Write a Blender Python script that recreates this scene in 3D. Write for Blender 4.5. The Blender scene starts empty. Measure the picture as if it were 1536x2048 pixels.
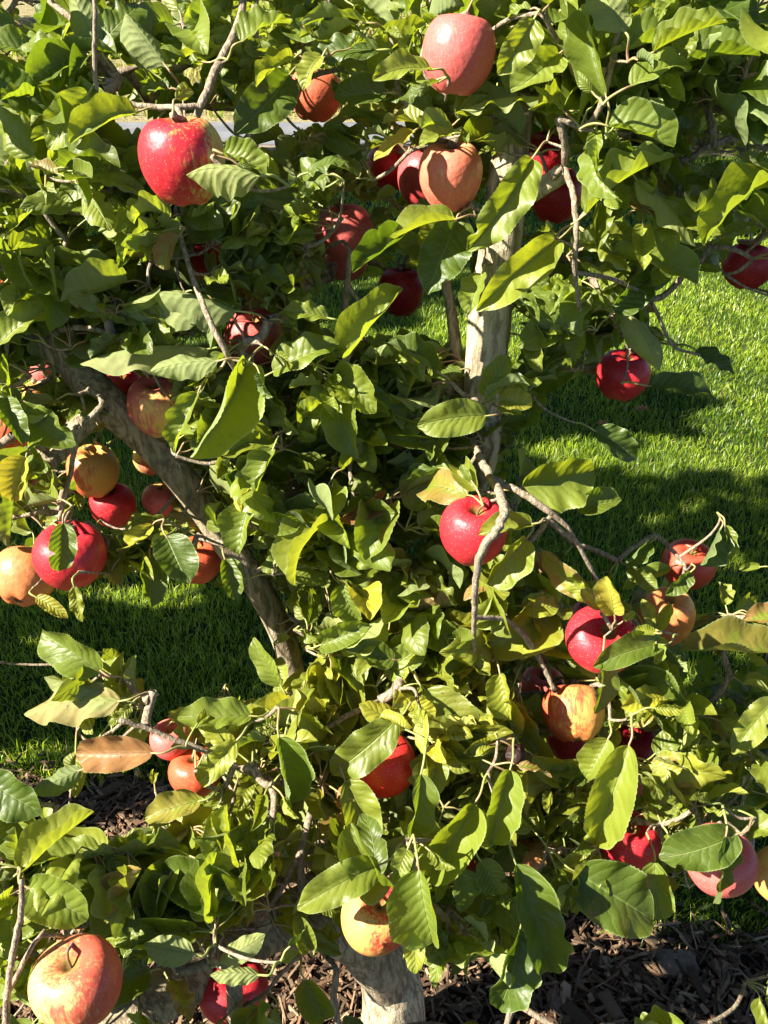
import bpy, math, random
import numpy as np
from mathutils import Vector, Matrix

random.seed(7)
rng = np.random.default_rng(11)
S = bpy.context.scene
COL = S.collection

# ------------------------------------------------------------------ camera
CAM_H = 1.55
PITCH = math.radians(32.0)
FPX = 1800.0                      # focal length in photo pixels (1536 x 2048)
cam_d = bpy.data.cameras.new("camera")
cam = bpy.data.objects.new("camera", cam_d)
COL.objects.link(cam)
cam.location = (0, 0, CAM_H)
cam.rotation_euler = (math.pi / 2 - PITCH, 0, 0)
cam_d.sensor_fit = 'VERTICAL'
cam_d.sensor_height = 36.0
cam_d.lens = FPX / 2048.0 * 36.0
cam_d.clip_start = 0.02
cam_d.clip_end = 500
S.camera = cam
S.render.resolution_x = 768
S.render.resolution_y = 1024

# ------------------------------------------------------------------ light
SUN = np.array([-0.74, -0.27, 0.62]); SUN = SUN / np.linalg.norm(SUN)
elev = math.asin(SUN[2])
world = bpy.data.worlds.new("World")
S.world = world
world.use_nodes = True
wn = world.node_tree
sky = wn.nodes.new("ShaderNodeTexSky")
sky.sky_type = 'NISHITA'
sky.sun_disc = False
sky.air_density = 0.6
sky.dust_density = 0.2
sky.altitude = 900
sky.sun_elevation = elev
sky.sun_rotation = math.atan2(SUN[0], SUN[1])
wn.links.new(sky.outputs[0], wn.nodes["Background"].inputs[0])
wn.nodes["Background"].inputs[1].default_value = 0.05
sd = bpy.data.lights.new("sun", 'SUN')
sd.energy = 5.0
sd.angle = math.radians(0.5)
sd.color = (1.0, 0.93, 0.81)
so = bpy.data.objects.new("sun", sd)
COL.objects.link(so)
so.rotation_euler = Vector(-SUN).to_track_quat('-Z', 'Y').to_euler()
S.view_settings.view_transform = 'Standard'
S.view_settings.look = 'None'
S.view_settings.exposure = 2.0
S.view_settings.gamma = 1.0

# ------------------------------------------------------------------ projection helpers (real positions in metres)
FWD = np.array([0, math.cos(PITCH), -math.sin(PITCH)])
UPV = np.array([0, math.sin(PITCH), math.cos(PITCH)])
RGT = np.array([1.0, 0, 0])
CAM = np.array([0, 0, CAM_H])


def P3(px, py, d):
    return CAM + d * (FWD + (px - 768) / FPX * RGT - (py - 1024) / FPX * UPV)


def proj(p):
    q = np.asarray(p) - CAM
    d = q @ FWD
    d = np.where(np.abs(d) < 1e-6, 1e-6, d)
    return 768 + FPX * (q @ RGT) / d, 1024 - FPX * (q @ UPV) / d, d


_ys = np.array([0, 350, 700, 1300, 1700, 2048.0])
_dl = np.array([.88, .86, .97, .96, .86, .76])
_dm = np.array([.90, .97, 1.02, 1.04, .97, .93])
_dr = np.array([.80, .86, 1.10, 1.12, 1.06, 1.06])


def DF(px, py):
    """distance of the front of the crown seen at a photo position"""
    a, b, c = (np.interp(py, _ys, t) for t in (_dl, _dm, _dr))
    x = min(max(px, 0), 1536) / 768.0
    return a + (b - a) * x if x < 1 else b + (c - b) * (x - 1)


def nrm(v):
    return v / (np.linalg.norm(v) + 1e-12)


# ------------------------------------------------------------------ mesh helpers
def mesh_quads(name, V, F, uv=None, tint=None, midx=None, mats=(), smooth=True):
    me = bpy.data.meshes.new(name)
    V = np.asarray(V, dtype=np.float32)
    F = np.asarray(F, dtype=np.int32)
    n, k = F.shape
    me.vertices.add(len(V)); me.vertices.foreach_set("co", V.ravel())
    me.loops.add(n * k); me.loops.foreach_set("vertex_index", F.ravel())
    me.polygons.add(n)
    me.polygons.foreach_set("loop_start", np.arange(0, n * k, k, dtype=np.int32))
    me.polygons.foreach_set("loop_total", np.full(n, k, dtype=np.int32))
    me.polygons.foreach_set("use_smooth", np.full(n, smooth, dtype=bool))
    for m in mats:
        me.materials.append(m)
    if midx is not None:
        me.polygons.foreach_set("material_index", np.asarray(midx, dtype=np.int32))
    if uv is not None:
        l = me.uv_layers.new(name="UVMap")
        l.data.foreach_set("uv", np.asarray(uv, dtype=np.float32)[F.ravel()].ravel())
    if tint is not None:
        a = me.color_attributes.new("tint", 'FLOAT_COLOR', 'POINT')
        a.data.foreach_set("color", np.asarray(tint, dtype=np.float32).ravel())
    me.update(calc_edges=True)
    me.validate()
    return me


def link(name, me, parent=None, loc=None):
    o = bpy.data.objects.new(name, me)
    COL.objects.link(o)
    if parent is not None:
        o.parent = parent
    if loc is not None:
        o.location = loc
    return o


def thing(name, label, cat, loc=(0, 0, 0), group=None):
    o = bpy.data.objects.new(name, None)
    o.empty_display_size = 0.05
    COL.objects.link(o)
    o.location = [float(c) for c in loc]
    o["label"] = label
    o["category"] = cat
    if group:
        o["group"] = group
    return o


class MB:
    def __init__(self):
        self.V = []; self.F = []; self.UV = []; self.T = []; self.M = []; self.n = 0

    def add(self, V, F, uv=None, tint=None, mat=0):
        V = np.asarray(V); F = np.asarray(F)
        self.V.append(V); self.F.append(F + self.n); self.n += len(V)
        self.UV.append(np.zeros((len(V), 2)) if uv is None else uv)
        self.T.append(np.tile((0.5, 0, 0, 1), (len(V), 1)) if tint is None else tint)
        self.M.append(np.full(len(F), mat))

    def mesh(self, name, mats, smooth=True, origin=None):
        V = np.concatenate(self.V)
        if origin is not None:
            V = V - np.asarray(origin)
        return mesh_quads(name, V, np.concatenate(self.F), np.concatenate(self.UV),
                          np.concatenate(self.T), np.concatenate(self.M), mats, smooth)


def catmull(P, n):
    P = np.asarray(P, float)
    if len(P) < 3:
        t = np.linspace(0, 1, n + 1)[:, None]
        return P[0] * (1 - t) + P[-1] * t
    Q = np.vstack([2 * P[0] - P[1], P, 2 * P[-1] - P[-2]])
    out = []
    for i in range(len(P) - 1):
        p0, p1, p2, p3 = Q[i:i + 4]
        for t in np.arange(n) / n:
            out.append(.5 * (2 * p1 + (p2 - p0) * t + (2 * p0 - 5 * p1 + 4 * p2 - p3) * t * t + (3 * p1 - p0 - 3 * p2 + p3) * t ** 3))
    out.append(P[-1])
    return np.array(out)


def tube(mb, pts, rad, sides=8, mat=0, rough=0.0, cap=True):
    pts = np.asarray(pts, float); rad = np.asarray(rad, float)
    n = len(pts)
    T = np.gradient(pts, axis=0)
    T /= np.linalg.norm(T, axis=1)[:, None] + 1e-12
    a = np.array([0, 0, 1.0]) if abs(T[0][2]) < .9 else np.array([1.0, 0, 0])
    N = nrm(np.cross(T[0], a)); V = []; UV = []
    L = 0.0
    ph = rng.uniform(0, 6.28, 4)
    for i in range(n):
        N = nrm(N - T[i] * (N @ T[i])); B = np.cross(T[i], N)
        if i:
            L += np.linalg.norm(pts[i] - pts[i - 1])
        th = np.linspace(0, 2 * math.pi, sides, endpoint=False)
        r = rad[i] * (1 + rough * (np.sin(th * 2 + ph[0] + L * 14) * .5 + np.sin(th * 3 + ph[1] - L * 31) * .35 + np.sin(L * 47 + ph[2] + th) * .4))
        V.append(pts[i] + np.outer(np.cos(th) * r, N) + np.outer(np.sin(th) * r, B))
        UV.append(np.stack([th / 6.2832, np.full(sides, L)], 1))
    V = np.concatenate(V); UV = np.concatenate(UV)
    i, j = np.meshgrid(np.arange(n - 1), np.arange(sides), indexing='ij')
    i = i.ravel(); j = j.ravel(); k = (j + 1) % sides
    F = np.stack([i * sides + j, i * sides + k, (i + 1) * sides + k, (i + 1) * sides + j], 1)
    if cap:
        c = len(V)
        V = np.vstack([V, pts[-1] + T[-1] * rad[-1] * .35]); UV = np.vstack([UV, [.5, L]])
        b = (n - 1) * sides
        jj = np.arange(0, sides, 2)
        F = np.vstack([F, np.stack([b + jj, b + (jj + 1) % sides, b + (jj + 2) % sides, np.full(len(jj), c)], 1)])
    mb.add(V, F, UV, None, mat)


# ------------------------------------------------------------------ materials
def newmat(name):
    m = bpy.data.materials.new(name); m.use_nodes = True
    nt = m.node_tree
    for n in list(nt.nodes):
        nt.nodes.remove(n)
    out = nt.nodes.new("ShaderNodeOutputMaterial")
    return m, nt, out


class G:
    """small node-graph helper"""
    def __init__(self, nt): self.nt = nt

    def n(self, t, **kw):
        x = self.nt.nodes.new(t)
        for k, v in kw.items():
            setattr(x, k, v)
        return x

    def put(self, sock, v):
        if isinstance(v, bpy.types.NodeSocket):
            self.nt.links.new(v, sock)
        elif v is not None:
            sock.default_value = v

    def math(self, op, a, b=None, c=None, clamp=False):
        x = self.n("ShaderNodeMath", operation=op, use_clamp=clamp)
        self.put(x.inputs[0], a); self.put(x.inputs[1], b); self.put(x.inputs[2], c)
        return x.outputs[0]

    def mix(self, f, a, b, blend='MIX'):
        x = self.n("ShaderNodeMix", data_type='RGBA', blend_type=blend, clamp_factor=True)
        fix = lambda v: (*v, 1.0) if isinstance(v, tuple) and len(v) == 3 else v
        self.put(x.inputs[0], f); self.put(x.inputs[6], fix(a)); self.put(x.inputs[7], fix(b))
        return x.outputs[2]

    def noise(self, vec, scale, detail=3, rough=.55):
        x = self.n("ShaderNodeTexNoise")
        self.put(x.inputs["Vector"], vec); x.inputs["Scale"].default_value = scale
        x.inputs["Detail"].default_value = detail; x.inputs["Roughness"].default_value = rough
        return x.outputs["Fac"]

    def ramp(self, v, a, b, smooth=True):
        x = self.n("ShaderNodeMapRange", interpolation_type='SMOOTHSTEP' if smooth else 'LINEAR')
        self.put(x.inputs[0], v); x.inputs[1].default_value = a; x.inputs[2].default_value = b
        return x.outputs[0]

    def mapping(self, vec, scale=(1, 1, 1)):
        x = self.n("ShaderNodeMapping"); self.put(x.inputs[0], vec); x.inputs[3].default_value = scale
        return x.outputs[0]

    def bump(self, h, dist, strength=1.0):
        x = self.n("ShaderNodeBump"); self.put(x.inputs["Height"], h)
        x.inputs["Distance"].default_value = dist; x.inputs["Strength"].default_value = strength
        return x.outputs[0]

    def bsdf(self, col, rough, spec=.5, normal=None, **kw):
        x = self.n("ShaderNodeBsdfPrincipled")
        self.put(x.inputs["Base Color"], (*col, 1.0) if isinstance(col, tuple) and len(col) == 3 else col)
        self.put(x.inputs["Roughness"], rough)
        self.put(x.inputs["Specular IOR Level"], spec)
        if normal is not None:
            self.put(x.inputs["Normal"], normal)
        for k, v in kw.items():
            x.inputs[k.replace('_', ' ')].default_value = v
        return x.outputs[0]


def leaf_material():
    m, nt, out = newmat("apple_leaf_material"); g = G(nt)
    uv = g.n("ShaderNodeUVMap", uv_map="UVMap").outputs[0]
    sep = g.n("ShaderNodeSeparateXYZ"); g.put(sep.inputs[0], uv)
    s, u = sep.outputs[0], sep.outputs[1]
    as_ = g.math('ABSOLUTE', g.math('SUBTRACT', g.math('MULTIPLY', s, 2.0), 1.0))
    tint = g.n("ShaderNodeAttribute", attribute_name="tint").outputs["Color"]
    ts = g.n("ShaderNodeSeparateColor"); g.put(ts.inputs[0], tint)
    br, ye, bn = ts.outputs[0], ts.outputs[1], ts.outputs[2]
    geo = g.n("ShaderNodeNewGeometry")
    pos = geo.outputs["Position"]
    nz = g.noise(pos, 55, 3)
    nf = g.noise(pos, 420, 2)
    # side veins run obliquely from the midrib
    ph = g.math('FRACT', g.math('SUBTRACT', g.math('ADD', g.math('MULTIPLY', u, 8.5), g.math('MULTIPLY', g.noise(pos, 70, 2), 1.1)), g.math('MULTIPLY', g.math('POWER', as_, .8), 1.7)))
    vd = g.math('ABSOLUTE', g.math('SUBTRACT', ph, .5))
    side = g.ramp(vd, .09, .0)
    mid = g.ramp(as_, .055, .012)
    vein = g.math('MAXIMUM', g.math('MULTIPLY', side, .55), mid)
    top = g.mix(br, (.020, .050, .004), (.175, .225, .026))
    top = g.mix(g.math('MULTIPLY', nz, .5), top, (.12, .165, .020))
    top = g.mix(ye, top, (.40, .38, .03))
    under = g.mix(br, (.11, .15, .045), (.24, .29, .11))
    under = g.mix(ye, under, (.42, .40, .08))
    base = g.mix(geo.outputs["Backfacing"], top, under)
    base = g.mix(g.math('MULTIPLY', vein, .5), base, (.24, .30, .08))
    bmask = g.math('MULTIPLY', bn, g.ramp(g.math('ADD', g.noise(pos, 38, 4, .6), g.math('MULTIPLY', as_, .34)), .50, .68))
    bmask = g.math('MAXIMUM', bmask, g.ramp(bn, .8, 1.0))
    brown = g.mix(g.noise(pos, 70, 4), (.16, .06, .02), (.42, .22, .09))
    base = g.mix(bmask, base, brown)
    base = g.mix(g.math('MULTIPLY', g.ramp(as_, .93, .985), .5), base, (.30, .36, .14))
    # small blemish specks
    spk = g.ramp(g.noise(pos, 190, 1), .735, .76)
    base = g.mix(g.math('MULTIPLY', spk, .75), base, (.07, .035, .012))
    puck = g.math('ADD', g.math('MULTIPLY', g.ramp(vd, .0, .42), .9), g.math('MULTIPLY', nf, .32))
    h = g.math('SUBTRACT', puck, g.math('MULTIPLY', mid, 1.1))
    nrml = g.bump(g.math('ADD', h, g.math('MULTIPLY', nz, 2.2)), .00048, .9)
    rough = g.math('ADD', g.math('MULTIPLY', geo.outputs["Backfacing"], .3), g.math('MULTIPLY_ADD', nz, .18, .37))
    pb = g.bsdf(base, rough, .48, nrml)
    tcol = g.mix(br, (.10, .20, .004), (.50, .60, .02))
    tcol = g.mix(ye, tcol, (.75, .60, .04))
    tcol = g.mix(g.math('MULTIPLY', vein, .45), tcol, (.10, .17, .02))
    tcol = g.mix(bmask, tcol, (.30, .13, .03))
    tr = g.n("ShaderNodeBsdfTranslucent"); g.put(tr.inputs[0], tcol); g.put(tr.inputs[1], nrml)
    ms = g.n("ShaderNodeMixShader"); ms.inputs[0].default_value = .36
    g.put(ms.inputs[1], pb); g.put(ms.inputs[2], tr.outputs[0])
    g.put(out.inputs[0], ms.outputs[0])
    return m


def petiole_material():
    m, nt, out = newmat("petiole_material"); g = G(nt)
    pos = g.n("ShaderNodeNewGeometry").outputs["Position"]
    c = g.mix(g.ramp(g.noise(pos, 18), .4, .6), (.26, .30, .08), (.30, .19, .10))
    g.put(out.inputs[0], g.bsdf(c, .5, .4))
    return m


def bark_material(name, c1, c2, c3, sc=1.0):
    m, nt, out = newmat(name); g = G(nt)
    uv = g.n("ShaderNodeUVMap", uv_map="UVMap").outputs[0]
    pos = g.n("ShaderNodeNewGeometry").outputs["Position"]
    wp = g.n('ShaderNodeVectorMath', operation='ADD'); nn = g.n('ShaderNodeTexNoise'); g.put(nn.inputs['Vector'], pos); nn.inputs['Scale'].default_value = 22
    wv = g.n('ShaderNodeVectorMath', operation='SCALE'); g.put(wv.inputs[0], nn.outputs['Color']); wv.inputs['Scale'].default_value = .022
    g.put(wp.inputs[0], pos); g.put(wp.inputs[1], wv.outputs[0])
    st = g.mapping(wp.outputs[0], (130 * sc, 130 * sc, 18 * sc))
    n1 = g.noise(st, 1.0, 5, .65)
    n2 = g.noise(pos, 28, 4)
    n3 = g.noise(pos, 260, 3)
    c = g.mix(g.ramp(n1, .38, .62), c1, c2)
    c = g.mix(g.ramp(n2, .55, .70), c, c3)
    vo = g.n("ShaderNodeTexVoronoi"); g.put(vo.inputs["Vector"], pos); vo.inputs["Scale"].default_value = 150
    dots = g.ramp(vo.outputs["Distance"], .20, .11)
    c = g.mix(g.math('MULTIPLY', dots, .5), c, (.52, .47, .36))
    rn = g.noise(g.mapping(pos, (14 * sc, 14 * sc, 95 * sc)), 1.0, 4, .7)
    ring = g.math('MULTIPLY', g.ramp(rn, .60, .72), g.ramp(g.noise(pos, 20), .45, .6))
    c = g.mix(g.math('MULTIPLY', ring, .5), c, (.07, .052, .035))
    lich = g.ramp(g.noise(pos, 62, 5, .7), .60, .68)
    c = g.mix(g.math('MULTIPLY', lich, .35), c, (.40, .42, .30))
    h = g.math('ADD', g.math('ADD', n1, g.math('MULTIPLY', n3, .35)), g.math('SUBTRACT', g.math('MULTIPLY', dots, .25), g.math('MULTIPLY', ring, .4)))
    g.put(out.inputs[0], g.bsdf(c, .82, .25, g.bump(h, .0035, .9)))
    return m


def apple_material():
    m, nt, out = newmat("apple_skin_material"); g = G(nt)
    P = g.n("ShaderNodeTexCoord").outputs["Object"]
    sp = g.n("ShaderNodeSeparateXYZ"); g.put(sp.inputs[0], P)
    at = lambda n: g.n("ShaderNodeAttribute", attribute_type='OBJECT', attribute_name=n)
    blush = at("blush").outputs["Fac"]; red = at("red").outputs["Color"]; ground = at("ground").outputs["Color"]
    seed = at("seed").outputs["Fac"]
    off = g.n("ShaderNodeCombineXYZ"); g.put(off.inputs[0], seed); g.put(off.inputs[1], seed)
    pa = g.n("ShaderNodeVectorMath", operation='ADD'); g.put(pa.inputs[0], P); g.put(pa.inputs[1], off.outputs[0])
    PP = pa.outputs[0]
    stre = g.noise(g.mapping(PP, (11, 11, 1.3)), 1.0, 4, .6)
    fine = g.noise(g.mapping(PP, (34, 34, 2.6)), 1.0, 3, .6)
    big = g.noise(PP, 1.6, 2)
    f = g.math('ADD', g.math('MULTIPLY', sp.outputs[0], .42), g.math('MULTIPLY', g.math('SUBTRACT', big, .5), 1.1))
    f = g.math('ADD', f, g.math('MULTIPLY', g.math('SUBTRACT', stre, .5), 1.15))
    f = g.math('ADD', f, g.math('MULTIPLY', g.math('SUBTRACT', fine, .5), .8))
    f = g.math('ADD', f, g.math('SUBTRACT', g.math('MULTIPLY', blush, 1.5), .75))
    mask = g.ramp(f, -.24, .26)
    rr = g.n("ShaderNodeMix", data_type='RGBA', blend_type='MULTIPLY'); rr.inputs[0].default_value = 1.0
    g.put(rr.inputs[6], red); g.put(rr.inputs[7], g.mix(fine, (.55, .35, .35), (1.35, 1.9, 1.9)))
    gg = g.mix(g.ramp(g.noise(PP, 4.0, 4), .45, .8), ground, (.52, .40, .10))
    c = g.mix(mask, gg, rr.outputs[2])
    # pale lenticels
    vo = g.n("ShaderNodeTexVoronoi"); g.put(vo.inputs["Vector"], PP); vo.inputs["Scale"].default_value = 15
    dot = g.ramp(vo.outputs["Distance"], .17, .09)
    c = g.mix(g.math('MULTIPLY', dot, .6), c, (.80, .52, .34))
    # russet round the stem hollow
    rr2 = g.math('POWER', g.math('ADD', g.math('POWER', sp.outputs[0], 2.0), g.math('POWER', sp.outputs[1], 2.0)), .5)
    topm = g.math('MULTIPLY', g.ramp(g.math('ADD', rr2, g.math('MULTIPLY', stre, .22)), .42, .20), g.ramp(sp.outputs[2], .0, .5))
    c = g.mix(g.math('MULTIPLY', topm, .9), c, (.17, .14, .04))
    # scuffs
    sc = g.ramp(g.noise(PP, 7.5, 5, .7), .69, .73)
    c = g.mix(g.math('MULTIPLY', sc, .6), c, (.25, .15, .07))
    nb = g.bump(g.math('ADD', g.math('MULTIPLY', g.noise(PP, 3.0, 2), 1.0), g.math('MULTIPLY', g.noise(PP, 45, 3), .03)), .0022, .6)
    hollow = g.math('MULTIPLY', g.ramp(rr2, .75, .35), g.ramp(sp.outputs[2], .0, .5))
    rough = g.math('ADD', g.math('MULTIPLY_ADD', g.noise(PP, 6, 3), .22, .33), g.math('MULTIPLY', hollow, .45))
    spec = g.math('MULTIPLY_ADD', hollow, -.36, .40)
    g.put(out.inputs[0], g.bsdf(c, rough, spec, nb, Subsurface_Weight=.08, Subsurface_Scale=.004))
    return m


def grass_material():
    m, nt, out = newmat("grass_blade_material"); g = G(nt)
    tint = g.n("ShaderNodeAttribute", attribute_name="tint").outputs["Color"]
    ts = g.n("ShaderNodeSeparateColor"); g.put(ts.inputs[0], tint)
    c = g.mix(ts.outputs[0], (.035, .095, .005), (.36, .47, .028))
    c = g.mix(ts.outputs[1], c, (.40, .34, .13))
    t = g.mix(ts.outputs[0], (.10, .26, .006), (.60, .76, .035))
    t = g.mix(ts.outputs[1], t, (.5, .4, .15))
    tr = g.n("ShaderNodeBsdfTranslucent"); g.put(tr.inputs[0], t)
    ms = g.n("ShaderNodeMixShader"); ms.inputs[0].default_value = .42
    g.put(ms.inputs[1], g.bsdf(c, .42, .5)); g.put(ms.inputs[2], tr.outputs[0])
    g.put(out.inputs[0], ms.outputs[0])
    return m


def simple_noise_mat(name, a, b, scale, bump=.01, rough=.9, fine=60):
    m, nt, out = newmat(name); g = G(nt)
    pos = g.n("ShaderNodeNewGeometry").outputs["Position"]
    c = g.mix(g.ramp(g.noise(pos, scale, 5, .65), .35, .68), a, b)
    h = g.noise(pos, fine, 4, .7)
    c = g.mix(g.math('MULTIPLY', g.ramp(h, .45, .7), .35), c, tuple(x * .5 for x in a))
    g.put(out.inputs[0], g.bsdf(c, rough, .2, g.bump(h, bump)))
    return m


def chip_material():
    m, nt, out = newmat("wood_chip_material"); g = G(nt)
    pos = g.n("ShaderNodeNewGeometry").outputs["Position"]
    tint = g.n("ShaderNodeAttribute", attribute_name="tint").outputs["Color"]
    ts = g.n("ShaderNodeSeparateColor"); g.put(ts.inputs[0], tint)
    c = g.mix(ts.outputs[0], (.045, .026, .014), (.50, .34, .20))
    c = g.mix(ts.outputs[1], c, (.20, .095, .05))
    n = g.noise(pos, 210, 4, .7)
    c = g.mix(g.math('MULTIPLY', n, .55), c, (.035, .022, .015))
    g.put(out.inputs[0], g.bsdf(c, .85, .2, g.bump(n, .002)))
    return m


M_LEAF = leaf_material()
M_PET = petiole_material()
M_BARK = bark_material("trunk_bark_material", (.17, .135, .085), (.50, .42, .28), (.30, .27, .16))
M_LIMB = bark_material('limb_bark_material', (.15, .115, .07), (.38, .31, .20), (.27, .23, .14))  # browner young bark, darkened further to put the limbs' shade into the colour
M_TWIG = bark_material("twig_bark_material", (.17, .125, .085), (.36, .29, .20), (.22, .19, .13), 2.0)
M_CUT = simple_noise_mat("cut_wood_material", (.40, .34, .22), (.25, .19, .12), 60, .002)
M_APPLE = apple_material()
M_STEM = simple_noise_mat("apple_stem_material", (.12, .075, .035), (.22, .15, .07), 80, .001)
M_CALYX = simple_noise_mat("apple_calyx_material", (.10, .065, .03), (.20, .14, .06), 120, .001)
M_MUMMY = simple_noise_mat("shrivelled_skin_material", (.020, .012, .010), (.045, .018, .014), 60, .004, .5)
M_GRASS = grass_material()
M_SOILG = simple_noise_mat("lawn_soil_material", (.020, .036, .008), (.035, .06, .012), 9, .02)
M_MULCH = simple_noise_mat("mulch_soil_material", (.018, .012, .008), (.06, .04, .025), 30, .02)
M_CHIP = chip_material()
M_ROAD = simple_noise_mat("asphalt_material", (.13, .135, .15), (.18, .185, .20), 3, .004, .85, 90)
M_VERGE = simple_noise_mat("gravel_verge_material", (.30, .24, .17), (.17, .15, .09), 5, .02, .9, 30)
M_DRY = simple_noise_mat("dry_grass_material", (.33, .26, .14), (.20, .20, .08), 4, .05, .9, 22)
M_STONE = simple_noise_mat("stone_material", (.22, .16, .11), (.11, .08, .06), 30, .006, .85, 120)
M_BUSHBARK = bark_material("shrub_bark_material", (.10, .08, .06), (.18, .15, .11), (.14, .12, .09))

# ------------------------------------------------------------------ leaf geometry
def leaf_shape(W, fold, arch, ruffle, twist, curl, side, nt_, per, nw, tip=.0):
    """unit-length leaf: base at origin, tip on +Y, upper side +Z.  W = width / length"""
    nl = nt_ * per
    u = np.linspace(0, 1, nl + 1)
    w = (u ** .50) * (1 - u) ** .60
    w = w / w.max() * W / 2
    w = w * (1 - .30 * np.exp(-((u - .955) / .055) ** 2))
    w = np.maximum(w, .0035)
    k = (np.arange(nl + 1) % per) / per
    saw = (k - .35) * .095 * rng.uniform(.7, 1.25) * (.6 + .4 * rng.random(nl + 1))
    s = np.linspace(-1, 1, nw + 1)
    s = np.sign(s) * np.abs(s) ** .85
    U, Sg = np.meshgrid(u, s, indexing='ij')
    Wd = w[:, None] * np.ones_like(Sg)
    A = np.abs(Sg)
    env = np.minimum(1, 4 * u * (1.02 - u))[:, None]
    f1, f2 = rng.uniform(1.6, 3.6, 2)
    p1, p2, p3 = rng.uniform(0, 6.28, 3)
    X = Sg * Wd * (1 + saw[:, None] * A ** 6 * env)
    X = X * math.cos(fold)
    if rng.random() < .22:      # insect bite or torn margin on one half
        u0, wd = rng.uniform(.3, .85), rng.uniform(.02, .05)
        sg = 1 if rng.random() < .5 else -1
        X = X * (1 - np.where(Sg * sg > 0, rng.uniform(.3, .6) * A ** 3 * np.exp(-((U - u0) / wd) ** 2), 0))
    Z = A * Wd * math.sin(fold)
    Z = Z + curl * Wd * (A ** 3.0)
    rf = np.where(Sg > 0, np.sin(2 * math.pi * f1 * U + p1), np.sin(2 * math.pi * f2 * U + p2))
    rf2 = np.sin(2 * math.pi * 6.5 * U + p3 + Sg * 2)
    Z = Z + ruffle * env * (A ** 2.2) * rf + .006 * env * A * rf2 * (1 - A * .4)
    th = -arch * (U - .15) ** 1.0
    tw = twist * U ** 1.2
    sp_th = -arch * (u - .15)
    spine_y = np.concatenate([[0], np.cumsum(np.cos(sp_th[:-1]) / nl)])
    spine_z = np.concatenate([[0], np.cumsum(np.sin(sp_th[:-1]) / nl)])
    spine_x = side * (u ** 2)
    Xt = X * np.cos(tw) - Z * np.sin(tw)
    Zt = X * np.sin(tw) + Z * np.cos(tw)
    Vx = spine_x[:, None] + Xt
    Vy = spine_y[:, None] - Zt * np.sin(th)
    Vz = spine_z[:, None] + Zt * np.cos(th)
    V = np.stack([Vx, Vy, Vz], 2)
    mid = nw // 2
    tipv = V[-1, mid] - V[0, mid]
    V = V - V[0, mid]
    L = np.linalg.norm(tipv)
    y = tipv / L
    x = nrm(np.array([1.0, 0, 0]) - y * y[0])
    z = np.cross(x, y)
    R = np.stack([x, y, z])
    V = (V.reshape(-1, 3) @ R.T) / L
    i, j = np.meshgrid(np.arange(nl), np.arange(nw), indexing='ij')
    i = i.ravel(); j = j.ravel(); c = nw + 1
    F = np.stack([i * c + j, i * c + j + 1, (i + 1) * c + j + 1, (i + 1) * c + j], 1)
    uv = np.stack([(Sg.ravel() + 1) / 2, U.ravel()], 1)
    return V, F, uv


def place_leaf(mb, base, tip, normal, W, shape, tint, res=(16, 2, 6), petiole_to=None, pr=.0011):
    T = tip - base
    L = np.linalg.norm(T); T = T / L
    N = normal - T * (normal @ T)
    N = nrm(N); X = np.cross(T, N)
    V, F, uv = leaf_shape(W, *shape, *res)
    V = V * L
    Vw = base + np.outer(V[:, 0], X) + np.outer(V[:, 1], T) + np.outer(V[:, 2], N)
    mb.add(Vw, F, uv, np.tile((*tint, 1.0), (len(Vw), 1)), 0)
    if petiole_to is not None:
        q = petiole_to
        dist = np.linalg.norm(q - base)
        mid1 = base - T * dist * .33 - N * dist * .03
        mid2 = q + (base - q) * .25 + np.array([0, 0, dist * .08])
        tube(mb, catmull([q, mid2, mid1, base, base + T * L * .06], 3), np.linspace(pr * 1.25, pr * .75, 13), 5, 1, 0, False)


def rnd_shape(big=1.0):
    return (rng.uniform(.18, 1.05), rng.uniform(-.3, 1.8) * big, rng.uniform(.02, .10), rng.normal(0, .7), rng.uniform(-.7, .8), rng.normal(0, .12))


# ------------------------------------------------------------------ the ground
def grid_sheet(name, xs, ys, zf, mat, kind='structure'):
    X, Y = np.meshgrid(xs, ys, indexing='ij')
    V = np.stack([X.ravel(), Y.ravel(), zf(X, Y).ravel()], 1)
    a, b = X.shape
    i, j = np.meshgrid(np.arange(a - 1), np.arange(b - 1), indexing='ij'); i = i.ravel(); j = j.ravel()
    F = np.stack([i * b + j, (i + 1) * b + j, (i + 1) * b + j + 1, i * b + j + 1], 1)
    o = link(name, mesh_quads(name, V, F, mats=[mat]))
    o["kind"] = kind
    return o


def edge_y(x):
    """mulch / lawn border"""
    return 1.17 - .27 * x + .035 * np.sin(x * 9) + .02 * np.sin(x * 23 + 1)


grid_sheet("ground", np.array([-150., -20, -8, 0, 8, 20, 150]), np.array([-150., -20, 0, 4, 8, 20, 60, 200]), lambda X, Y: X * 0, M_SOILG)
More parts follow.
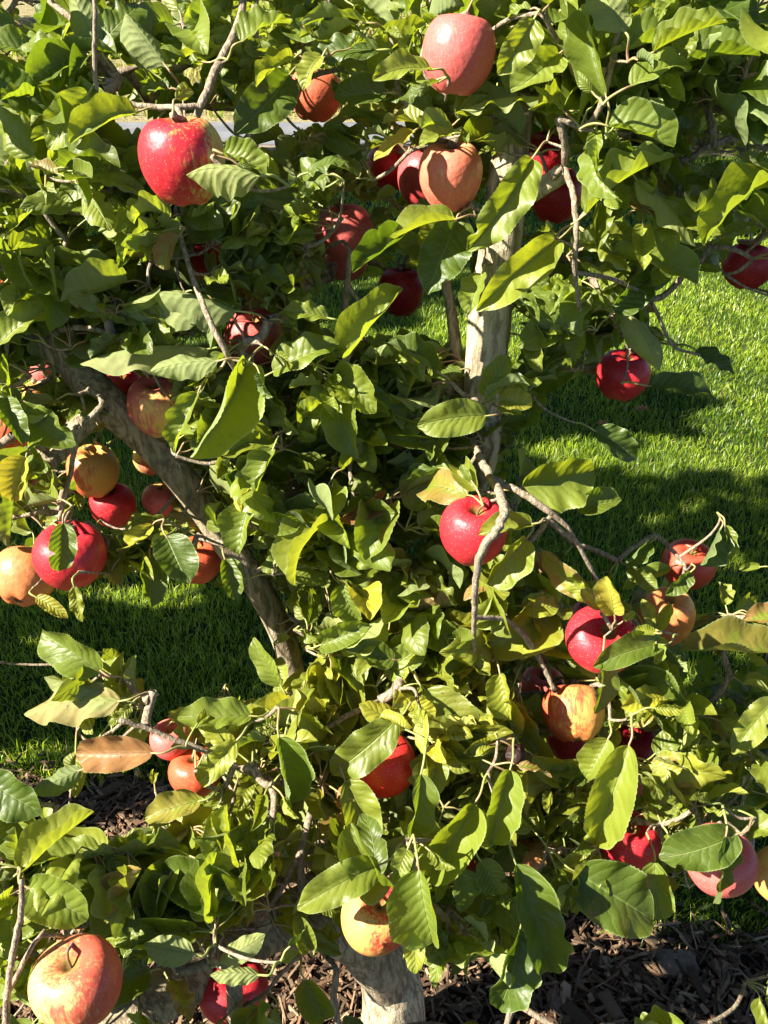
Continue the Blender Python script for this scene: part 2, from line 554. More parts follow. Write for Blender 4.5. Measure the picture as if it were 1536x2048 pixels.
# mulch strip under the row of trees
xs = np.linspace(-6, 6, 121); ts_ = np.linspace(0, 1, 22)
X, Tt = np.meshgrid(xs, ts_, indexing='ij')
Yb = .1 + (edge_y(X) - .1) * Tt
Z = .006 + .012 * np.sin(Tt * math.pi) + .004 * np.sin(X * 13 + Tt * 9)
V = np.stack([X.ravel(), Yb.ravel(), Z.ravel()], 1)
a, b = X.shape
i, j = np.meshgrid(np.arange(a - 1), np.arange(b - 1), indexing='ij'); i = i.ravel(); j = j.ravel()
o = link("mulch_bed", mesh_quads("mulch_bed", V, np.stack([i * b + j, (i + 1) * b + j, (i + 1) * b + j + 1, i * b + j + 1], 1), mats=[M_MULCH]))
o["kind"] = "structure"
grid_sheet("road", np.linspace(-40, 40, 9), np.array([8.9, 10.2]), lambda X, Y: X * 0 + .012, M_ROAD)
grid_sheet("verge", np.linspace(-40, 40, 9), np.array([8.35, 8.9]), lambda X, Y: X * 0 + .008, M_VERGE)
grid_sheet("bank", np.linspace(-40, 40, 60), np.linspace(10.2, 40, 40),
           lambda X, Y: .008 + np.maximum(0, Y - 10.2) * .035 + .05 * np.sin(X * 1.3) * np.minimum(1, (Y - 10.2) * .5), M_DRY)

# ------------------------------------------------------------------ grass blades
def grass(name, n, yr, dens_w, hgt, wid, clump=0.0, clip=None, dry=.05, zf=None, label=None):
    Y = rng.uniform(yr[0], yr[1], n * 2) if dens_w is None else yr[0] + (yr[1] - yr[0]) * rng.random(n * 2) ** dens_w
    hw = .50 * Y + .45
    Xp = rng.uniform(-1, 1, n * 2) * hw
    keep = Y > edge_y(Xp) + rng.normal(0, .03, n * 2)
    if clip is not None:
        keep &= clip(Xp, Y)
    Xp = Xp[keep][:n]; Y = Y[keep][:n]; n = len(Y)
    ang = rng.uniform(0, 6.28, n)
    h = hgt * rng.uniform(.45, 1.2, n) * (1 + .3 * np.sin(Xp * 7 + Y * 3) * np.sin(Y * 5))
    w = wid * rng.uniform(.6, 1.3, n)
    lean = rng.uniform(.1, .95, n) * h
    la = ang + rng.normal(0, .7, n) + 1.57
    bx, by = np.cos(ang) * w / 2, np.sin(ang) * w / 2
    lx, ly = np.cos(la) * lean, np.sin(la) * lean
    Z0 = np.zeros(n) if zf is None else zf(Xp, Y)
    P = np.stack([Xp, Y, Z0], 1)
    b = np.stack([bx, by, bx * 0], 1)
    m1 = P + np.stack([lx * .28, ly * .28, h * .55], 1)
    tp = P + np.stack([lx, ly, h * rng.uniform(.7, 1.0, n)], 1)
    V = np.stack([P - b, P + b, m1 + b * .8, m1 - b * .8, tp + b * .12, tp - b * .12], 1).reshape(-1, 3)
    k = np.arange(n)[:, None] * 6
    F = np.concatenate([k + np.array([0, 1, 2, 3]), k + np.array([3, 2, 4, 5])])
    patch = .5 + .25 * np.sin(Xp * 3.1 + 1) * np.sin(Y * 2.3) + .15 * np.sin(Xp * 11 + Y * 7)
    t = np.clip(patch + rng.normal(0, .22, n), 0, 1)
    d = (rng.random(n) < dry).astype(float) * rng.uniform(.5, 1, n)
    tint = np.stack([t, d, t * 0, t * 0 + 1], 1).repeat(6, axis=0)
    o = link(name, mesh_quads(name, V, F, tint=tint, mats=[M_GRASS]))
    o["kind"] = "stuff"; o["label"] = label; o["category"] = "grass"
    return o


grass("lawn_grass", 95000, (.95, 2.9), .85, .036, .0026, label="blades of green lawn grass close behind the apple tree")
grass("lawn_grass", 120000, (2.9, 5.6), None, .032, .0042, label="sunlit short green lawn in the middle distance")
grass("lawn_grass", 50000, (5.6, 8.5), None, .034, .0095, label="far strip of lawn running up to the roadside")
grass("dry_grass", 26000, (10.3, 19.0), .8, .16, .022, dry=.85, zf=lambda x, y: .0 + (y - 10.2) * .035,
      label="tan dry grass on the bank across the road")
# ragged tufts along the mulch border
grass("border_grass", 2600, (1.0, 1.45), None, .085, .0036, clip=lambda x, y: (y < edge_y(x) + .13) & (np.sin(x * 6.5 + .6) > -.4),
      label="longer ragged grass tufts along the mulch edge")

# wood chips
def chips(name, n, label):
    mb = MB()
    BV = np.array([[-1, -1, -1], [1, -1, -1], [1, 1, -1], [-1, 1, -1], [-1, -1, 1], [1, -1, 1], [1, 1, 1], [-1, 1, 1.0]]) * .5
    BF = np.array([[0, 3, 2, 1], [4, 5, 6, 7], [0, 1, 5, 4], [1, 2, 6, 5], [2, 3, 7, 6], [3, 0, 4, 7]])
    c = 0
    while c < n:
        x = rng.uniform(-1.3, 1.3); y = rng.uniform(.45, 1.5)
        if y > edge_y(x) + rng.normal(-.01, .03):
            continue
        r = rng.random()
        if r < .74:
            L, Wd, H = rng.uniform(.012, .055), rng.uniform(.0015, .006), rng.uniform(.0012, .004)
        elif r < .985:
            L, Wd, H = rng.uniform(.007, .026), rng.uniform(.004, .011), rng.uniform(.002, .006)
        else:
            L, Wd, H = rng.uniform(.03, .065), rng.uniform(.012, .026), rng.uniform(.006, .013)
        V = BV * (1 + rng.uniform(-.38, .30, (8, 3))) * [L, Wd, H]
        a, t1, t2 = rng.uniform(0, 6.28), rng.normal(0, .30), rng.normal(0, .40)
        R = np.array(Matrix.Rotation(a, 3, 'Z') @ Matrix.Rotation(t1, 3, 'Y') @ Matrix.Rotation(t2, 3, 'X'))
        V = V @ R.T + [x, y, .014 + rng.uniform(0, .022)]
        br = float(rng.beta(.9, 1.8))
        mb.add(V, BF, None, np.tile((br, float(rng.random() < .25) * .6, 0, 1), (8, 1)))
        c += 1
    o = link(name, mb.mesh(name, [M_CHIP], smooth=False))
    o["kind"] = "stuff"; o["label"] = label; o["category"] = "mulch"


chips("wood_chips", 21000, "loose bark and wood chip mulch around the trunk foot")

# a few stones lying in the mulch
for (x, y, r, lb) in [(.30, .86, .030, "round tan stone in the mulch right of the trunk"), (.52, .93, .036, "flat brown stone in the mulch at the lower right"),
                      (.66, .80, .034, "dark stone lying near the lower right corner")]:
    th, ph = np.meshgrid(np.linspace(0, math.pi, 12), np.linspace(0, 2 * math.pi, 16, endpoint=False), indexing='ij')
    V = np.stack([np.sin(th) * np.cos(ph), np.sin(th) * np.sin(ph) * .75, np.cos(th) * .45], 2).reshape(-1, 3)
    V = V * (1 + .16 * np.sin(V[:, :1] * 4 + x * 9) + .12 * np.sin(V[:, 1:2] * 6 + y * 5)) * r
    i, j = np.meshgrid(np.arange(11), np.arange(16), indexing='ij'); i = i.ravel(); j = j.ravel(); k = (j + 1) % 16
    o = link("stone", mesh_quads("stone", V, np.stack([i * 16 + j, (i + 1) * 16 + j, (i + 1) * 16 + k, i * 16 + k], 1), mats=[M_STONE]), None, (x, y, .022))
    o["label"] = lb; o["category"] = "stone"; o["group"] = "stones in the mulch"

# ------------------------------------------------------------------ apples: px, py, width px, height px, blush, red, ground, label, extra depth, tilt x, tilt y
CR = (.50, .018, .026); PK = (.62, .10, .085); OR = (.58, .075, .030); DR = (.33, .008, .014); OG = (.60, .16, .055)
YL = (.70, .44, .11); YG = (.46, .42, .10); PE = (.68, .40, .15); OY = (.68, .33, .085)
# blush azimuth in degrees: 180 = red cheek to the left, 270 = towards the viewer, 0 = right
APPLES = [
 (917, 107, 145, 162, .86, PK, PE, 230, "large speckled pink apple at the top, right of centre", 0, 0, .10),
 (366, 320, 166, 182, .66, CR, YG, 200, "large red and yellow apple under a branch at upper left", 0, .05, .05),
 (632, 188, 105, 108, .68, (.60, .12, .06), PE, 240, "orange red apple with a small leaf across its top", .02, 0, .15),
 (853, 358, 116, 130, .95, (.60, .06, .06), PE, 180, "pink apple tucked behind the peach apple", .15, 0, 0),
 (901, 352, 124, 145, .56, (.66, .15, .09), PE, 250, "peach coloured apple beside the upper trunk", 0, .05, -.05),
 (688, 464, 118, 112, .90, PK, YL, 240, "rose pink apple above a long leaf, upper centre", 0, 0, -.1),
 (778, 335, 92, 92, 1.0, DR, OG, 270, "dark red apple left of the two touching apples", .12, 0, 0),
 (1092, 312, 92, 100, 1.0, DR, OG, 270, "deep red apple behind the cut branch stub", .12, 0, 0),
 (1112, 390, 104, 112, .95, CR, PE, 240, "red apple hanging below the cut branch stub", .08, 0, 0),
 (410, 518, 84, 84, 1.0, CR, PE, 200, "small dark red apple below the large upper left one", .1, 0, 0),
 (802, 582, 92, 102, 1.0, DR, OR, 250, "dark red apple left of the trunk above bright lawn", .06, 0, 0),
 (508, 680, 114, 132, .72, PK, OG, 200, "tall dusky pink apple behind an upright twig", .04, 0, .1),
 (1080, 530, 72, 62, .9, CR, OG, 270, "dark red apple partly hidden right behind the trunk", .16, 0, 0),
 (1245, 750, 106, 104, 1.0, CR, OR, 250, "bright red apple hanging alone against the lawn", 0, 0, .05),
 (1495, 532, 100, 92, .9, DR, OR, 200, "dark red apple at the right edge of the crown", 0, 0, 0),
 (246, 786, 94, 96, .95, CR, OR, 220, "red apple wedged behind the lit apple on the left limb", .09, 0, 0),
 (317, 812, 122, 126, .66, PK, YL, 130, "red and yellow apple resting on the left limb", 0, .1, -.1),
 (8, 880, 102, 96, .8, OR, OG, 240, "orange red apple cut by the left edge", .02, 0, 0),
 (186, 942, 100, 112, .38, OR, OY, 200, "orange yellow apple hanging under the left limb", .03, 0, 0),
 (226, 1012, 88, 96, .95, CR, OR, 260, "deep red apple just below the orange yellow one", .09, 0, 0),
 (322, 1000, 74, 70, .6, PK, YL, 300, "pale yellow pink apple peeping below the left limb", .15, 0, 0),
 (300, 918, 66, 66, .4, PK, YL, 300, "pale apple mostly hidden behind the left limb", .22, 0, 0),
 (397, 1120, 96, 96, .75, OR, OG, 250, "orange red apple behind a round dark leaf, left of the limb", .06, 0, 0),
 (140, 1112, 140, 136, .86, CR, PE, 300, "big red apple with a torn leaf across it, left side", 0, .05, .1),
 (50, 1152, 124, 122, .72, OG, OY, 200, "orange apple showing its blossom end, left side", .04, -.95, .1),
 (947, 1062, 134, 144, .97, CR, CR, 250, "crimson apple behind the curved grey branch", .03, .1, 0),
 (1376, 1130, 106, 98, .95, (.60, .06, .03), OR, 230, "orange red apple against the shaded lawn on the right", 0, 0, .1),
 (1332, 1235, 108, 130, .60, OG, OY, 200, "dull orange apple below the right hand red one", .04, 0, 0),
 (1202, 1280, 142, 118, .92, CR, PE, 240, "large red apple topped by a yellow leaf, right side", 0, .35, .1),
 (1184, 1240, 84, 84, .8, PK, PE, 240, "pink apple half behind the large red one", .1, 0, 0),
 (1084, 1382, 96, 104, .85, PK, PE, 210, "pink apple touching the orange one at lower right", .05, 0, 0),
 (1147, 1424, 122, 124, .5, OR, OY, 180, "glossy orange apple showing its blossom end, lower right", 0, -.75, 0),
 (1138, 1482, 92, 80, 1.0, CR, OR, 270, "dark red apple below the glossy orange one", .09, 0, 0),
 (343, 1480, 82, 82, .7, PK, PE, 240, "pink apple on the low left branch", .03, 0, 0),
 (392, 1546, 104, 100, .85, OR, OR, 280, "orange red apple below the low left branch", .03, 0, 0),
 (762, 1528, 138, 126, .95, (.58, .020, .018), OR, 260, "vivid scarlet apple in the lower centre", 0, 0, .2),
 (752, 1835, 140, 158, .52, CR, OY, 20, "yellow apple with a red lower cheek in front of the trunk", 0, .15, .2),
 (1070, 1718, 102, 86, .45, OG, YL, 200, "yellow apple showing its blossom end above the mulch", .03, -.75, 0),
 (955, 1762, 104, 96, .75, OR, OG, 250, "orange red apple behind a hanging leaf, lower centre", .06, 0, 0),
 (1255, 1682, 122, 116, .90, CR, OR, 210, "deep red apple under the big bright leaf at lower right", 0, .1, .1),
 (1302, 1668, 84, 74, .6, OR, OG, 250, "small orange apple behind the deep red one", .1, 0, 0),
 (1439, 1722, 142, 130, .90, PK, OR, 250, "coral red apple split by a hanging dark leaf, right", 0, 0, .1),
 (1568, 1752, 120, 118, .15, OG, OY, 200, "golden apple cut by the right edge", 0, 0, 0),
 (155, 1968, 176, 172, .58, (.56, .08, .045), PE, 20, "biggest apple, orange red, in the lower left corner", 0, -.1, -.05),
 (464, 1980, 138, 128, .95, CR, CR, 230, "bright red apple hanging under the low limb", 0, 0, .1),
 (146, 1896, 84, 70, .6, PK, PE, 200, "pink apple just behind the biggest one", .1, 0, 0),
 (168, 1832, 56, 62, 1.0, CR, OR, 200, "small dark red apple above the biggest one", .14, 0, 0),
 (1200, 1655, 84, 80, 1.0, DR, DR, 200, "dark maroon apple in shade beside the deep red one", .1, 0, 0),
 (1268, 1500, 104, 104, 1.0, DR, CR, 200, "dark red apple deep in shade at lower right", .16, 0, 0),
 (1232, 1562, 112, 104, .9, PK, OR, 220, "pinkish apple almost covered by the big bright leaf", .06, 0, 0),
 (4, 586, 66, 62, .7, OR, OG, 240, "small orange apple at the left edge, upper part", .1, 0, 0),
 (72, 785, 50, 50, .3, OG, OY, 240, "small orange apple left of the limb knot", .14, 0, 0),
 (86, 748, 50, 50, .8, PK, PE, 240, "small pinkish apple above the little orange one", .18, 0, 0),
 (694, 524, 84, 74, .7, PK, OG, 240, "dull pink apple just under the rose pink one", .08, 0, 0),
]


def apple_mesh(var):
    nth, nph = 34, 44
    th = np.linspace(0.0, math.pi, nth + 1)
    ph = np.linspace(0, 2 * math.pi, nph, endpoint=False)
    T, Pp = np.meshgrid(th, ph, indexing='ij')
    r = 1 - .46 * np.exp(-(T / .40) ** 2) - .30 * np.exp(-((math.pi - T) / .30) ** 2)
    r = r * (1 + .012 * np.sin(3 * Pp + var * 1.7) * np.sin(T) + .010 * np.sin(2 * Pp + var))
    lob = .030 * np.cos(5 * Pp + var) * np.exp(-((math.pi - T - .45) / .4) ** 2)
    r = r + lob
    z = r * np.cos(T)
    taper = 1 + .075 * z + .01 * var * z
    x = r * np.sin(T) * np.cos(Pp) * taper + .03 * z * math.sin(var * 2.1)
    y = r * np.sin(T) * np.sin(Pp) * taper
    V = np.stack([x * .985, y * .985, z * 1.0], 2).reshape(-1, 3)
    i, j = np.meshgrid(np.arange(nth), np.arange(nph), indexing='ij'); i = i.ravel(); j = j.ravel(); k = (j + 1) % nph
    F = np.stack([i * nph + j, (i + 1) * nph + j, (i + 1) * nph + k, i * nph + k], 1)
    return mesh_quads("apple_skin", V, F, mats=[M_APPLE])


A_MESH = [apple_mesh(v) for v in range(5)]
mb = MB(); tube(mb, catmull([(0, 0, .42), (.02, 0, .60), (.05, .03, .78), (.13, .05, .93)], 4), np.linspace(.024, .036, 13), 8)
STEM_MESH = mb.mesh("apple_stem", [M_STEM])
mb = MB()
for k in range(5):
    a = k * 2 * math.pi / 5
    c, s = math.cos(a), math.sin(a)
    V = np.array([[.05, -.05, -.72], [.05, .05, -.72], [.13, .05, -.80], [.13, -.05, -.80], [.05, .01, -.90], [.05, -.01, -.90]])
    R = np.array([[c, -s, 0], [s, c, 0], [0, 0, 1]])
    mb.add(V @ R.T, np.array([[0, 1, 2, 3], [3, 2, 4, 5]]))
CALYX_MESH = mb.mesh("apple_calyx", [M_CALYX])

REAL = .0735
AP = []        # centre, radius, px, py, rpx, stem top
for q, (px, py, w, h, bl, red, gr, az, lab, ex, tx, ty) in enumerate(APPLES):
    dia = (w + h) / 2
    d = REAL * FPX / dia
    f = DF(px, py)
    d = min(max(d, f - .13), f + .20) + ex * .6
    R = dia / 2 * d / FPX * 1.03
    c = P3(px, py, d)
    t = thing("apple", lab, "apple", c, "apples hanging on the tree")
    t.rotation_euler = (tx + rng.normal(0, .08), ty + rng.normal(0, .08), 0)
    t.scale = (R, R, R)
    fr = link("fruit", A_MESH[q % 5], t)
    fr.rotation_euler = (0, 0, math.radians(az))
    fr.scale = (w / dia, w / dia, h / dia * 1.0)
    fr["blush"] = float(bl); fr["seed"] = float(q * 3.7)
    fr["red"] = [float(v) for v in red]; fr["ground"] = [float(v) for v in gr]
    st = link("stem", STEM_MESH, t); st.rotation_euler = (0, 0, rng.uniform(0, 6.28))
    link("calyx", CALYX_MESH, t)
    bpy.context.view_layer.update()
    top = np.array(t.matrix_world @ st.matrix_basis @ Vector((.13, .05, .93)))
    AP.append((c, R, px, py, dia / 2, top, d))

# two shrivelled little fruits
def mummy(px, py, d, r, lab):
    nth, nph = 16, 20
    T, Pp = np.meshgrid(np.linspace(0, math.pi, nth + 1), np.linspace(0, 6.2832, nph, endpoint=False), indexing='ij')
    rr = 1 + .09 * np.sin(5 * Pp + 2 * T) * np.sin(T) - .3 * np.exp(-(T / .4) ** 2) - .2 * np.exp(-((math.pi - T) / .3) ** 2)
    V = np.stack([rr * np.sin(T) * np.cos(Pp), rr * np.sin(T) * np.sin(Pp), rr * np.cos(T) * .9], 2).reshape(-1, 3) * r
    i, j = np.meshgrid(np.arange(nth), np.arange(nph), indexing='ij'); i = i.ravel(); j = j.ravel(); k = (j + 1) % nph
    F = np.stack([i * nph + j, (i + 1) * nph + j, (i + 1) * nph + k, i * nph + k], 1)
    c = P3(px, py, d)
    t = thing("shrivelled_fruit", lab, "apple", c, "shrivelled dark fruits")
    link("fruit", mesh_quads("shrivelled_fruit_skin", V, F, mats=[M_MUMMY]), t)
    mb = MB(); tube(mb, catmull([(0, 0, r * .6), (-.008, 0, r * 1.3), (-.02, .004, r * 1.6)], 4), np.full(9, .0011), 5)
    link("stem", mb.mesh("stem", [M_STEM]), t)
    AP.append((c, r, px, py, r * FPX / d, c + [-.02, .004, r * 1.6], d))


mummy(1030, 1509, .97, .0120, "small shrivelled brown fruit, upper of the two dark ones")
mummy(1022, 1557, .96, .0098, "small round black fruit hanging below the shrivelled brown one")

# ------------------------------------------------------------------ the tree skeleton: (px, py, distance, width px)
TREE_BASE = P3(790, 2120, 1.46); TREE_BASE[2] = 0
tree = thing("apple_tree", "apple tree with leaning grey trunk, spreading limbs and serrated green leaves standing in the mulch", "tree", TREE_BASE)
SK = []      # skeleton points for attaching twigs
CLEAR = []   # px polylines kept free of covering leaves


def limb(name, rows, mat=M_BARK, sides=14, rough=.07, clear=None, end=True, n=6, sk=True, parent=None, store=SK):
    P = np.array([P3(r[0], r[1], r[2]) for r in rows])
    P[:, 2] = np.maximum(P[:, 2], -.06)
    rad = np.array([r[3] / 2 * r[2] / FPX for r in rows])
    C = catmull(P, n)
    rr = np.interp(np.linspace(0, len(rows) - 1, len(C)), np.arange(len(rows)), rad)
    if rad[0] < .006:
        jit = rng.normal(0, 1, C.shape) * np.minimum(rr * .12, .0007)[:, None]; jit[0] = 0; jit[-1] = 0
        C = C + jit
    mb = MB(); tube(mb, C, rr, sides, 0, rough, end)
    par = parent or tree
    base = np.array(par.location)
    o = link(name, mb.mesh(name, [mat], origin=base), par)
    if sk:
        for c in C[::2]:
            store.append(c)
    if clear:
        CLEAR.append((np.array([(r[0], r[1], r[2], r[3]) for r in rows]), clear))
    return o


limb("trunk", [(800, 2250, 1.52, 165), (790, 2120, 1.47, 140), (786, 2030, 1.43, 128), (782, 1960, 1.40, 124), (778, 1900, 1.41, 108), (785, 1800, 1.43, 86), (808, 1660, 1.42, 78),
               (845, 1500, 1.38, 74), (882, 1340, 1.32, 72), (905, 1200, 1.27, 72), (918, 1090, 1.22, 70), (945, 980, 1.17, 66), (968, 880, 1.12, 66),
               (966, 780, 1.09, 76), (978, 660, 1.06, 86), (992, 540, 1.03, 80), (1006, 440, 1.01, 80), (1018, 340, .99, 76), (1032, 230, .97, 76), (1058, 120, .96, 58), (1088, 30, .95, 48), (1112, -80, .94, 42), (1130, -260, .92, 30), (1150, -420, .9, 12)], sides=22, n=8, clear=(380, 800))
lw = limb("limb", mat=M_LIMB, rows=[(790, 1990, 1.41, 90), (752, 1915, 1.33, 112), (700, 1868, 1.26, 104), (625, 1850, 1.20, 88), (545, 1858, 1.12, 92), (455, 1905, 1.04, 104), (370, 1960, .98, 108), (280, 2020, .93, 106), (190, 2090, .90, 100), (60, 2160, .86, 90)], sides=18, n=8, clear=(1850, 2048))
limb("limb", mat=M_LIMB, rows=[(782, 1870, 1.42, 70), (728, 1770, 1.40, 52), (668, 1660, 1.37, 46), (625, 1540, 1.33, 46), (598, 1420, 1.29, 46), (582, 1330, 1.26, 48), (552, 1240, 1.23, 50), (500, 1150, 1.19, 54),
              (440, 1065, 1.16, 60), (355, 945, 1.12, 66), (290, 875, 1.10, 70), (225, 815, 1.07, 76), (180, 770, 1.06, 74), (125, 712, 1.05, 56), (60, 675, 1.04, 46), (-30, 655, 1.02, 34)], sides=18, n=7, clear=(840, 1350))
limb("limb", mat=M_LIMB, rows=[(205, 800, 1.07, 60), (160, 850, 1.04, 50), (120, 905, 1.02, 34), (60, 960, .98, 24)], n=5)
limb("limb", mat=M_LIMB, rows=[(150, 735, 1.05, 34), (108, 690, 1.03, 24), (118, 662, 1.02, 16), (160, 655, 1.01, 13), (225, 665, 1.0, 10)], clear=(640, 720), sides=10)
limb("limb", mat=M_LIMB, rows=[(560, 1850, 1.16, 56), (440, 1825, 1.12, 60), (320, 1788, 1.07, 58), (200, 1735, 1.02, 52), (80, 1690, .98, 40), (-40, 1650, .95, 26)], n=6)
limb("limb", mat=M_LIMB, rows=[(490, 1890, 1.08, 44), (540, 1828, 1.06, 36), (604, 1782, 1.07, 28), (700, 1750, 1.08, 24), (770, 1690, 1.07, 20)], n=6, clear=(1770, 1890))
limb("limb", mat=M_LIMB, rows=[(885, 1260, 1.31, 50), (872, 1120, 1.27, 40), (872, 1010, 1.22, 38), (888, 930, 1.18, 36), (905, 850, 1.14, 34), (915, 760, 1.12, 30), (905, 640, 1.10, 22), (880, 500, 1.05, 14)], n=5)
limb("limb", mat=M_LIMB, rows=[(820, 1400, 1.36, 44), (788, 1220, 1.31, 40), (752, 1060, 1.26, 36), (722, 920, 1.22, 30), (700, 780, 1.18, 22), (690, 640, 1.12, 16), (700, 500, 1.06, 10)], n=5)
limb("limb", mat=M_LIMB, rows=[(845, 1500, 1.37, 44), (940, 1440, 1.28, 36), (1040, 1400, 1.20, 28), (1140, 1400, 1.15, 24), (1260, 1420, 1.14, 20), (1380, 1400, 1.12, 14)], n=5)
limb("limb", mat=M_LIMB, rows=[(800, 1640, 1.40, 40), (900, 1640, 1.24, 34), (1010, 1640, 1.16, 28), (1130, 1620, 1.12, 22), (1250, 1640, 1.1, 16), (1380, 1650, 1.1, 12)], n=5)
# cut stub beside the trunk
limb("branch_stub", [(1020, 410, 1.0, 44), (1060, 388, .97, 38), (1096, 366, .945, 36), (1128, 344, .93, 38)], n=5, clear=(330, 420), mat=M_BARK, rough=.10)
BR = [
 ([(1100, 366, .945, 12), (1128, 330, .90, 14), (1128, 280, .875, 15), (1118, 236, .86, 20)], 1),
 ([(1128, 330, .90, 12), (1148, 400, .885, 12), (1152, 470, .89, 11), (1150, 545, .92, 10), (1160, 620, .96, 9)], 1),
 ([(1118, 236, .86, 12), (1180, 262, .86, 10), (1260, 268, .88, 9)], 0),
 ([(1160, 262, .86, 12), (1196, 225, .85, 12), (1218, 150, .83, 12), (1240, 50, .81, 12), (1262, -60, .80, 8)], 1),
 ([(1150, 545, .92, 9), (1230, 560, .97, 9), (1300, 600, 1.02, 8), (1345, 690, 1.05, 7), (1400, 710, 1.06, 5)], 0),
 ([(490, -60, .92, 16), (478, 40, .90, 15), (438, 130, .89, 17), (402, 210, .88, 16), (372, 300, .93, 12), (352, 420, .94, 10), (372, 510, .93, 10), (410, 620, .92, 12), (456, 712, .93, 12), (510, 800, 1.02, 12), (560, 900, 1.10, 14), (600, 1000, 1.18, 16)], 1),
 ([(402, 214, .88, 12), (320, 214, .87, 12), (255, 208, .87, 10), (205, 192, .87, 9), (190, 150, .86, 9), (190, 60, .84, 9), (188, -50, .83, 7)], 1),
 ([(700, 130, .98, 10), (590, 168, .98, 12), (540, 230, .98, 13), (466, 302, .98, 12), (420, 360, 1.0, 10)], 1),
 ([(512, -60, 1.25, 14), (510, 150, 1.22, 18), (506, 330, 1.22, 20), (500, 480, 1.20, 18), (490, 620, 1.18, 16), (470, 760, 1.16, 14)], 0),
 ([(545, 150, 1.20, 12), (560, 330, 1.20, 14), (578, 470, 1.19, 14), (610, 620, 1.18, 14), (670, 780, 1.18, 14)], 0),
 ([(944, 880, 1.08, 14), (962, 920, 1.03, 16), (985, 960, 1.0, 17), (1008, 1010, .91, 19), (998, 1052, .885, 18), (965, 1098, .885, 17), (952, 1150, .90, 14), (950, 1210, .93, 12), (948, 1290, 1.0, 9), (955, 1360, 1.07, 6)], 2),
 ([(985, 958, 1.0, 14), (1040, 985, .99, 15), (1090, 1018, .99, 14), (1130, 1050, 1.0, 10), (1165, 1105, 1.02, 9), (1198, 1168, 1.04, 8)], 1),
 ([(948, 1235, .97, 10), (1010, 1240, 1.0, 10), (1050, 1275, 1.02, 13), (1085, 1330, 1.04, 11), (1110, 1380, 1.05, 9)], 0),
 ([(770, 1400, 1.03, 11), (735, 1412, 1.01, 13), (650, 1455, 1.0, 11), (590, 1482, 1.0, 9), (530, 1500, 1.01, 8)], 0),
 ([(600, 1580, 1.02, 14), (520, 1550, .97, 12), (465, 1530, .95, 12), (410, 1502, .93, 12), (350, 1480, .92, 11), (290, 1455, .91, 11), (240, 1440, .90, 14)], 1),
 ([(660, 1530, 1.03, 11), (628, 1600, 1.0, 13), (608, 1680, .98, 16), (602, 1740, .99, 16), (604, 1800, 1.02, 20), (606, 1850, 1.14, 26)], 1),
 ([(606, 1690, .98, 12), (580, 1745, .98, 13), (548, 1800, .99, 13), (520, 1840, 1.03, 12)], 1),
 ([(10, 2080, .76, 16), (18, 1960, .74, 13), (30, 1880, .74, 12), (44, 1810, .74, 12), (42, 1760, .74, 9)], 1),
 ([(20, 1980, .75, 10), (60, 1900, .75, 9), (90, 1860, .76, 8)], 1),
 ([(1600, 240, .98, 24), (1536, 262, .97, 20), (1470, 275, .96, 17), (1400, 300, .95, 12)], 0),
 ([(1385, 392, 1.08, 5), (1430, 402, 1.09, 6), (1480, 430, 1.1, 6), (1560, 470, 1.1, 7)], 0),
 ([(700, 900, 1.06, 9), (705, 980, 1.05, 9), (722, 1070, 1.05, 9), (738, 1150, 1.07, 8)], 0),
 ([(690, 560, 1.02, 8), (730, 640, 1.03, 8), (690, 740, 1.04, 8), (680, 860, 1.08, 8)], 0),
 ([(160, 770, 1.03, 14), (205, 805, 1.0, 12), (160, 860, .99, 12), (140, 950, .98, 10), (118, 1040, .98, 9)], 1),
 ([(470, 2060, 1.0, 34), (470, 1990, .90, 36), (462, 1935, .88, 34), (420, 1925, .9, 10)], 0),
 ([(680, 2060, 1.15, 12), (668, 1990, 1.1, 14), (672, 1940, 1.07, 13), (640, 1900, 1.1, 10)], 0),
]
for rows, cl in BR:
    limb("branch", rows, M_TWIG, 9, .10, clear=(-100, 2100 if cl == 1 else 1190) if cl else None, n=6)

